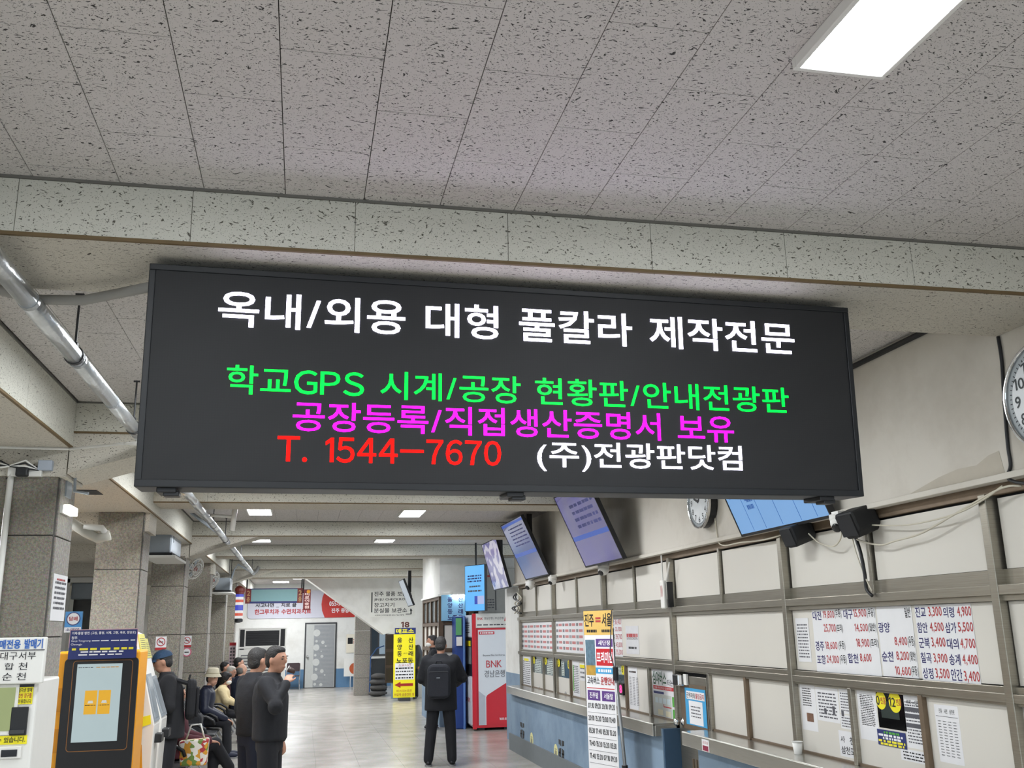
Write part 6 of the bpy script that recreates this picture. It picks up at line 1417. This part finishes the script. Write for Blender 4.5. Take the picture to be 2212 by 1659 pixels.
def person(label, loc, hd, H=1.7, sit=False, lean=0., head=(0, 0), arms=None, legs=None, jk=CLB, tr=TRB, shoe=SHOE, hair=HB, hat=None, mask=False, skin=SKIN, jlen=.0, bulk=1., bald=False, female=False, jacket_name='jacket'):
    s = H/1.7
    t = thing('person', label, 'person', loc=loc, rz=rad(hd), group='people in the hall')
    D = -.40 if sit else 0.
    hipz = .90+D
    def tz(z): return z+D
    ln = lambda z: lean*max(0, (z-.90))/.5            # forward offset of the trunk with height
    def T(x, y, z): return V3(x, y+ln(z), tz(z))*s
    arms = arms or {}
    if sit: dA = {1: ((.25, .06, .74), (.14, .34, .60)), -1: ((-.25, .06, .74), (-.14, .34, .60))}
    else: dA = {1: ((.26, -.03, 1.13), (.25, .05, .88)), -1: ((-.26, -.03, 1.13), (-.25, .05, .88))}
    dA.update(arms)
    if sit: dL = {1: ((.11, .42, .50), (.12, .44, .09)), -1: ((-.11, .42, .50), (-.12, .44, .09))}
    else: dL = {1: ((.10, .02, .48), (.11, -.01, .09)), -1: ((-.10, .02, .48), (-.11, -.01, .09))}
    dL.update(legs or {})
    # head frame
    hc = T(0, .015, 1.585) + V3(0, .02*s, 0)
    R = Matrix.Rotation(rad(head[0]), 3, 'Z') @ Matrix.Rotation(rad(head[1]), 3, 'X')
    nk = T(0, -.01, 1.42)
    def hp(x, y, z): return hc + R @ (V3(x, y, z)*s)
    b = B()
    b.ell(hc, (.074*s, .092*s, .108*s), R, 20, 14); b.ell(hp(0, .022, -.062), (.056*s, .062*s, .062*s), R, 16, 10)     # skull and jaw
    b.ell(hp(0, .092, -.012), (.013*s, .020*s, .026*s), R, 10, 7); b.ell(hp(0, .082, .025), (.045*s, .014*s, .012*s), R, 12, 7)        # nose, brow
    b.ell(hp(0, .080, -.062), (.024*s, .012*s, .013*s), R, 10, 7)                                                                  # lips
    for x in (-1, 1): b.ell(hp(x*.076, -.005, -.012), (.012*s, .020*s, .031*s), R, 10, 7)
    limb(b, [nk-V3(0, 0, .06*s), hp(0, -.012, -.07)], [.058*s, .052*s])
    b.loft([(T(0, 0, .88), .15*s, .10*s), (T(0, 0, 1.02), .135*s, .095*s), (T(0, 0, 1.22), .16*s, .11*s), (T(0, 0, 1.36), .17*s, .095*s), (T(0, 0, 1.44), .07*s, .06*s)])
    jb = B(); k_ = bulk
    jb.loft([(T(0, 0, .80-jlen if not sit else .86), .185*s*k_, .135*s*k_), (T(0, 0, .95), .18*s*k_, .135*s*k_), (T(0, 0, 1.10), .18*s*k_, .135*s*k_), (T(0, -.005, 1.26), .20*s*k_, .14*s*k_), (T(0, -.01, 1.37), .195*s*k_, .12*s*k_), (T(0, -.01, 1.43), .12*s, .085*s), (T(0, .0, 1.475), .078*s, .072*s)], 24)
    tb = B(); tb.loft([(T(0, 0, .82 if not sit else .88), .15*s, .12*s), (T(0, 0, .98), .16*s, .12*s)])
    for sd in (1, -1):
        sh = T(sd*.185, -.01, 1.375)
        el, wr_ = [V3(*p)*s for p in dA[sd]]
        limb(b, [sh, el, wr_], [.048*s, .040*s, .028*s])
        limb(jb, [sh, el, wr_+(el-wr_)*.06], [.073*s*k_, .062*s*k_, .050*s])
        # hand: palm, four fingers and a thumb
        d = (wr_-el).normalized(); side = d.cross(V3(0, 0, 1))
        if side.length < .2: side = d.cross(V3(0, 1, 0))
        side.normalize(); nrm = side.cross(d)
        Rm = Matrix((side, d, nrm)).transposed()
        b.ell(wr_+d*.05*s, (.038*s, .05*s, .017*s), Rm, 12, 8)
        for j, (o_, l_) in enumerate(((-.029, .062), (-.010, .074), (.010, .070), (.028, .054))):
            p0 = wr_+d*.085*s+side*o_*s; p1 = p0+(d*.8-nrm*.35)*l_*.55*s; p2 = p1+(d*.35-nrm*.9)*l_*.5*s
            limb(b, [p0-d*.02*s, p0, p1, p2], [.0095*s, .0095*s, .009*s, .008*s], 8)
        ts = -sd if d.z < 0 else sd
        p0 = wr_+d*.03*s+side*ts*.03*s; p1 = p0+(d*.5+side*ts*.8)*.035*s; p2 = p1+(d*.9+side*ts*.1-nrm*.3)*.035*s
        limb(b, [p0, p1, p2], [.012*s, .0105*s, .009*s], 8)
        # legs
        hp_ = V3(sd*.085, 0, hipz)*s if not sit else V3(sd*.09, .02, hipz+.02)*s
        kn, an = [V3(*p)*s for p in dL[sd]]
        limb(b, [hp_, kn, an], [.075*s, .052*s, .038*s])
        limb(tb, [hp_+V3(0, 0, .04*s), kn, an+V3(0, 0, .0)], [.100*s, .080*s, .068*s])
        fd = V3(0, 1, 0) if not sit else V3(sd*.1, 1, 0).normalized()
        b.ell(an+fd*.06*s-V3(0, 0, .045*s), (.038*s, .11*s, .035*s), None, 12, 8)
        sb = B(); Rf = Matrix((V3(fd.y, -fd.x, 0), fd, V3(0, 0, 1))).transposed()
        zc = an.z
        sb.ell(an+fd*.055*s+V3(0, 0, -.042*s), (.048*s, .135*s, .042*s), Rf, 16, 9); sb.ell(an+V3(0, 0, -.02*s), (.046*s, .055*s, .05*s), None, 12, 8)
        so_ = union(sb, 'shoe', shoe, t, .012*s, 2)
        so2 = B(); so2.prism(Fr(an+fd*.055*s+V3(0, 0, -.088*s), (Rf@V3(1, 0, 0)), (Rf@V3(0, 1, 0))), [(.047*s*math.cos(a*PI/9), .135*s*math.sin(a*PI/9)) for a in range(18)], -.002*s, .018*s)
        link(so2.mesh('sole'), 'sole', mat('sole_pale', '#8d8d8d', .6), so_)
    union(b, 'body', skin, t, .0095*s, 2)
    union(jb, jacket_name, jk, t, .016*s, 4); union(tb, 'trousers', tr, t, .015*s, 4)
    # collar
    cb_ = B(); cb_.loft([(nk+V3(0, .008*s, -.015*s), .085*s, .080*s), (nk+V3(0, .014*s, .045*s), .074*s, .074*s)], 20); link(cb_.mesh('collar'), 'collar', jk, t, True)
    # face details
    for x in (-1, 1):
        e = B(); e.ell(hp(x*.030, .0805, .006), (.0125*s, .008*s, .0065*s), R, 10, 6); link(e.mesh('eye'), 'eye', EYEM, t, True)
        e = B(); e.ell(hp(x*.032, .088, .030), (.019*s, .006*s, .0045*s), R, 10, 6); link(e.mesh('eyebrow'), 'eyebrow', hair or HD, t, True)
    e = B(); e.ell(hp(0, .091, -.064), (.020*s, .004*s, .004*s), R, 10, 6); link(e.mesh('mouth'), 'mouth', LIP, t, True)
    if mask:
        e = B(); e.ell(hp(0, .045, -.055), (.064*s, .068*s, .050*s), R, 18, 10); link(e.mesh('face_mask'), 'face_mask', WPLAS, t, True)
    if hair:
        hb = B()
        if female: hb.ell(hp(0, -.028, .022), (.098*s, .108*s, .112*s), R, 20, 14); hb.ell(hp(0, -.055, -.04), (.088*s, .07*s, .075*s), R, 16, 10); hb.ell(hp(0, .02, .075), (.08*s, .075*s, .05*s), R, 16, 10)
        elif bald: hb.ell(hp(0, -.035, -.012), (.082*s, .072*s, .078*s), R, 18, 12)
        else: hb.ell(hp(0, -.020, .030), (.081*s, .090*s, .092*s), R, 20, 14); hb.ell(hp(0, -.045, -.02), (.077*s, .058*s, .07*s), R, 16, 10); hb.ell(hp(0, .016, .078), (.066*s, .062*s, .034*s), R, 16, 8)
        union(hb, 'hair', hair, t, .012*s, 1)
    if hat == 'cap':
        cm = mat('cap_blue', '#27425f', .8, var=.12, bump=.3, bscale=30)
        c_ = B(); g = []
        for i in range(8):
            a = PI/2*i/7
            g.append([c_.bm.verts.new(hp(.092*math.cos(a)*math.cos(2*PI*k/24), -.008+.106*math.cos(a)*math.sin(2*PI*k/24), .035+.085*math.sin(a))) for k in range(24)])
        for A, C_ in zip(g, g[1:]):
            for k in range(24): c_.bm.faces.new((A[k], A[(k+1) % 24], C_[(k+1) % 24], C_[k]))
        co = link(c_.mesh('cap'), 'cap', cm, t, True)
        br = B(); n_ = 12; top = []; bot = []
        for i in range(n_+1):
            a = PI*i/n_; x, y = math.cos(a), math.sin(a)
            top.append((br.bm.verts.new(hp(.088*x, .06+.045*y, .040)), br.bm.verts.new(hp(.085*x, .06+.15*y, .028-.012*(1-y)))))
            bot.append((br.bm.verts.new(hp(.088*x, .06+.045*y, .034)), br.bm.verts.new(hp(.085*x, .06+.15*y, .022-.012*(1-y)))))
        for i in range(n_):
            br.bm.faces.new((top[i][0], top[i][1], top[i+1][1], top[i+1][0])); br.bm.faces.new((bot[i][0], bot[i+1][0], bot[i+1][1], bot[i][1])); br.bm.faces.new((top[i][1], bot[i][1], bot[i+1][1], top[i+1][1]))
        link(br.mesh('brim'), 'brim', cm, co)
    if hat == 'bucket':
        hm = mat('hat_beige', '#d8d0b8', .9, var=.06, bump=.3, bscale=40); axz = (R @ V3(0, 0, 1))
        c_ = B(); c_.lathe(hp(0, -.005, .02), axz, [(.135*s, -.005*s), (.137*s, 0), (.102*s, .045*s), (.098*s, .06*s), (.088*s, .115*s), (.070*s, .128*s), (0, .130*s)], 28); co = link(c_.mesh('bucket_hat'), 'bucket_hat', hm, t, True)
        c_ = B(); c_.lathe(hp(0, -.005, .02), axz, [(.1035*s, .043*s), (.0995*s, .062*s)], 28); link(c_.mesh('hat_band'), 'hat_band', mat('hat_band', '#c4bb9f', .9), co, True)
    return t, s, hp

ph = lambda px, py, y: on(px, py, 1, y)
# two men standing in black
p = ph(590, 1400, 9.5); P1 = person('man in a black jacket drinking from a cup', (p.x, 9.5, 0), -100, 1.75, head=(-22, -3), arms={1: ((.34, .11, 1.20), (.15, .155, 1.38)), -1: ((-.27, -.02, 1.13), (-.25, .06, .88))}, jk=CLB, tr=TRB, jlen=-.10, bulk=1.12)
hw = Matrix.Rotation(rad(-100), 3, 'Z') @ (V3(.05, .185, 1.485)*P1[1]) + V3(p.x, 9.5, 0)
t = thing('drinking_cup', 'small dark cup held to the mouth of the man in black', 'cup', loc=hw); ax_ = Vector((-.75, .1, .35)).normalized()
part(B().lathe(hw-ax_*.03, ax_, [(.020, 0), (.027, .07), (.025, .07), (.018, .005), (0, .005)], 16), 'cup_wall', mat('cup_brown', '#3c2a26', .5), t, smooth=True); part(B().ring(Fr(hw+ax_*.04, ax_.orthogonal(), ax_.cross(ax_.orthogonal())), 0, 0, .023, .029, -.003, .003, 18), 'rim', WPLAS, t)
p = ph(556, 1402, 10.1); person('man in dark clothes turned away behind the drinking man', (p.x-.02, 10.1, 0), -62, 1.73, lean=.0, head=(10, 0), arms={-1: ((-.23, -.02, 1.13), (-.21, .06, .88)), 1: ((.23, -.02, 1.13), (.21, .06, .88))}, jk=CLB, tr=TRN, hair=HD, jlen=-.10, bulk=1.02)
# man at the white kiosk with a blue cap
p = ph(364, 1420, 11.4); PC = Vector((p.x+.06, 11.4, 0)); person('man in a blue cap at the white kiosk, wearing a black jacket', PC, 98, 1.71, lean=.06, head=(0, -14), arms={-1: ((-.29, .03, 1.13), (-.15, .19, 1.02)), 1: ((.29, .03, 1.13), (.15, .19, 1.02))}, jk=CLK, tr=TRB, hair=HD, hat='cap', bulk=1.15)
# seated people
p = ph(432, 1460, 16.5); person('seated man in a beige bucket hat and navy puffer jacket', (p.x+.02, 16.5, 0), -90, 1.72, sit=True, lean=.10, head=(-42, -4), arms={1: ((.27, .10, .73), (.13, .42, .57))}, jk=PUF, tr=TRB, hair=HD, hat='bucket', shoe=SHOEN, bulk=1.18, skin=SKIN2, jacket_name='puffer_jacket')
p = ph(478, 1466, 18.6); wp = person('seated woman in a cream shawl and white face mask', (p.x-.02, 18.6, 0), -90, 1.56, sit=True, lean=.06, head=(-8, -8), arms={1: ((.24, .14, .80), (.08, .32, .72)), -1: ((-.24, .14, .80), (-.06, .32, .72))}, jk=CLW, tr=TRB, hair=HB, female=True, mask=True, shoe=SHOEP, bulk=1.22, skin=SKIN2, jacket_name='shawl')
bp_ = Matrix.Rotation(rad(-90), 3, 'Z') @ (V3(.02, .42, .84)*wp[1]) + V3(p.x-.02, 18.6, 0)
t = thing('paper_bag', 'white plastic bag held in the lap of the woman in the cream shawl', 'bag', loc=bp_-V3(0, 0, .16))
part(B().hexa([bp_+V3(-.06, -.14, -.16), bp_+V3(.06, -.14, -.16), bp_+V3(.06, .14, -.16), bp_+V3(-.06, .14, -.16), bp_+V3(-.01, -.09, .20), bp_+V3(.03, -.09, .20), bp_+V3(.03, .10, .22), bp_+V3(-.01, .10, .22)]), 'bag_body', mat('bag_white', '#dedccb', .6, bump=.5, bscale=16), t, bevel=.02); part(B().ell(bp_+V3(.03, 0, .22), (.03, .05, .03)), 'bag_neck', MATS['bag_white'], t, smooth=True)
p = ph(489, 1447, 20.6); p.y = 20.75; person('seated person in a pale cap behind the woman in the shawl', (p.x, 20.6, 0), -90, 1.62, sit=True, lean=.05, head=(-10, -10), jk=CLM, tr=TRB, hair=mat('hair_pale', '#b9b4aa', .8, var=.1, bump=.4, bscale=60), jlen=0)
p = ph(506, 1440, 20.0); person('seated grey-haired man in a navy jacket, seen from behind', (p.x+.12, 20.0, 0), -50, 1.70, sit=True, head=(-10, 0), jk=CLN, tr=TRB, hair=HG, bald=True, skin=SKIN2)
p = ph(483, 1437, 21.8); person('seated person with short black hair at the end of the row', (p.x, 21.8, 0), -90, 1.70, sit=True, head=(0, 0), jk=CLB, tr=TRB, hair=HB)
p = ph(513, 1425, 22.6); person('person with dark hair behind the grey-haired man', (p.x, 22.6, 0), -70, 1.78, sit=True, head=(-10, 0), jk=CLB, tr=TRB, hair=HB)
person('seated person in a maroon coat with crossed legs behind the white kiosks', (SX+.04, 12.7, 0), -90, 1.68, sit=True, lean=-.04, head=(10, -5), arms={1: ((.26, .08, .70), (.10, .40, .64)), -1: ((-.26, .08, .70), (-.06, .38, .64))}, legs={1: ((.02, .46, .60), (-.16, .62, .30))}, jk=CLM, tr=TRB, hair=HD, bulk=1.15)
# backpacker with his back to us
p = on(945, 1655, 2, 0); PB = Vector((p.x+.05, 14.38, 0)); person('man seen from behind in black with a backpack before the counter', PB, -10, 1.765, head=(-8, -10), arms={1: ((.30, .06, 1.14), (.20, .30, 1.04)), -1: ((-.27, .04, 1.14), (-.16, .28, 1.02))}, legs={1: ((.13, .02, .48), (.15, -.01, .09)), -1: ((-.13, .01, .48), (-.17, -.02, .09))}, jk=CLB, tr=TRB, hair=HD, jlen=.08, bulk=1.22)
BPM = mat('backpack_fabric', '#1b1e27', .8, var=.15, bump=.2, bscale=60)
def backpack(label, base, hd, w_, h_, d_, mt_):
    t = thing('backpack', label, 'backpack', loc=base, rz=rad(hd), group='backpacks worn in the hall'); f = Fr((0, 0, 0), (1, 0, 0))
    part(B().prism(f, rrect(-w_/2, w_/2, 0, h_, .09), 0, d_), 'main_body', mt_, t, local=True, bevel=.035); part(B().prism(f, rrect(-w_/2+.02, w_/2-.02, .03, h_*.80, .03), d_, d_+.03), 'front_pocket', mt_, t, local=True, bevel=.012)
    part(B().box(-w_/2+.03, w_/2-.03, -d_-.034, -d_-.03, h_*.78, h_*.795), 'zip', DGREY, t, local=True); part(B().box(-.03, .02, -d_-.036, -d_-.03, h_*.60, h_*.62), 'badge', GPLAS, t, local=True); part(B().tube([(-.05, -.02, h_), (-.03, -.03, h_+.04), (.03, -.03, h_+.04), (.05, -.02, h_)], .009, 6), 'grab_handle', mt_, t, local=True)
    for s in (-1, 1): part(B().tube([(s*w_*.3, .0, h_*.9), (s*w_*.42, .12, h_*1.0), (s*w_*.44, .30, h_*.9)], .022, 6), 'strap', mt_, t, local=True)
backpack('dark grey square backpack on the man standing before the counter', (PB.x-.05, PB.y-.17, .92), -10, .33, .47, .13, BPM)
backpack('black rucksack on the man in the blue cap', (PC.x+.15, 11.38, .98), 98, .28, .42, .10, CLK)
# people near the far booth
p = ph(937, 1380, 19.6); person('man in a dark jacket and face mask by the blue machine', (p.x, 19.6, 0), 80, 1.76, head=(10, 0), jk=CLB, tr=TRB, hair=HD, mask=True)
p = ph(891, 1400, 28.1); person('person in a grey jacket half hidden by the yellow sign', (p.x, 28.1, 0), 150, 1.72, lean=.05, head=(0, -20), jk=CLG, tr=TRB, hair=HB, arms={1: ((.26, .10, 1.12), (.10, .30, 1.05))})
# bags on the seats and floor
t = thing('duffel_bag', 'black bag on the seat in front of the man in the bucket hat', 'bag', loc=(SX, 15.0, .45)); part(B().prism(Fr((SX-.14, 14.86, .45), (1, 0, 0)), rrect(0, .26, .0, .34, .08), -.3, 0), 'bag_body', CLK, t, bevel=.03); part(B().tube([(SX-.1, 15.0, .78), (SX-.04, 15.0, .86), (SX+.04, 15.0, .86), (SX+.08, 15.0, .78)], .012, 6), 'handle', CLK, t)
t = thing('shopping_bag', 'colourful patterned shopping bag at the foot of the white kiosks', 'bag', loc=(-1.08, 11.45, .45)); c = V3(-1.12, 11.9, .46)
part(B().hexa([c+V3(-.14, -.1, 0), c+V3(.14, -.1, 0), c+V3(.14, .1, 0), c+V3(-.14, .1, 0), c+V3(-.17, -.08, .26), c+V3(.15, -.08, .28), c+V3(.15, .08, .28), c+V3(-.17, .08, .26)]), 'bag_body', None, t, bevel=.02)
bm2, nt, bs = newmat('bag_pattern'); g = nd(nt, 'ShaderNodeNewGeometry'); v = nd(nt, 'ShaderNodeTexVoronoi', i_Scale=22.0); nt.links.new(g.outputs['Position'], v.inputs['Vector']); r = nd(nt, 'ShaderNodeValToRGB'); r.color_ramp.interpolation = 'CONSTANT'
for e_, c_ in zip((.0, .25, .45, .65, .8), ('#e8e2d6', '#d99a2a', '#b4353a', '#e9e4da', '#6d8a3c')):
    el = r.color_ramp.elements[0] if e_ == 0 else r.color_ramp.elements.new(e_); el.color = lin(c_)
sp = nd(nt, 'ShaderNodeSeparateColor'); nt.links.new(v.outputs['Color'], sp.inputs[0]); nt.links.new(sp.outputs[0], r.inputs['Fac']); nt.links.new(r.outputs[0], bs.inputs['Base Color'])
t.children[0].data.materials.append(bm2)
part(B().tube([c+V3(-.1, 0, .26), c+V3(-.05, 0, .42), c+V3(.05, 0, .43), c+V3(.1, 0, .27)], .01, 6), 'handle', WPLAS, t, smooth=True)

# bake the joined surfaces
bpy.context.view_layer.update()
dg = bpy.context.evaluated_depsgraph_get()
for o in _un:
    me = bpy.data.meshes.new_from_object(o.evaluated_get(dg)); old = o.data; nm = old.name
    o.modifiers.clear(); o.data = me
    for p_ in me.polygons: p_.use_smooth = True
    bpy.data.meshes.remove(old); me.name = nm
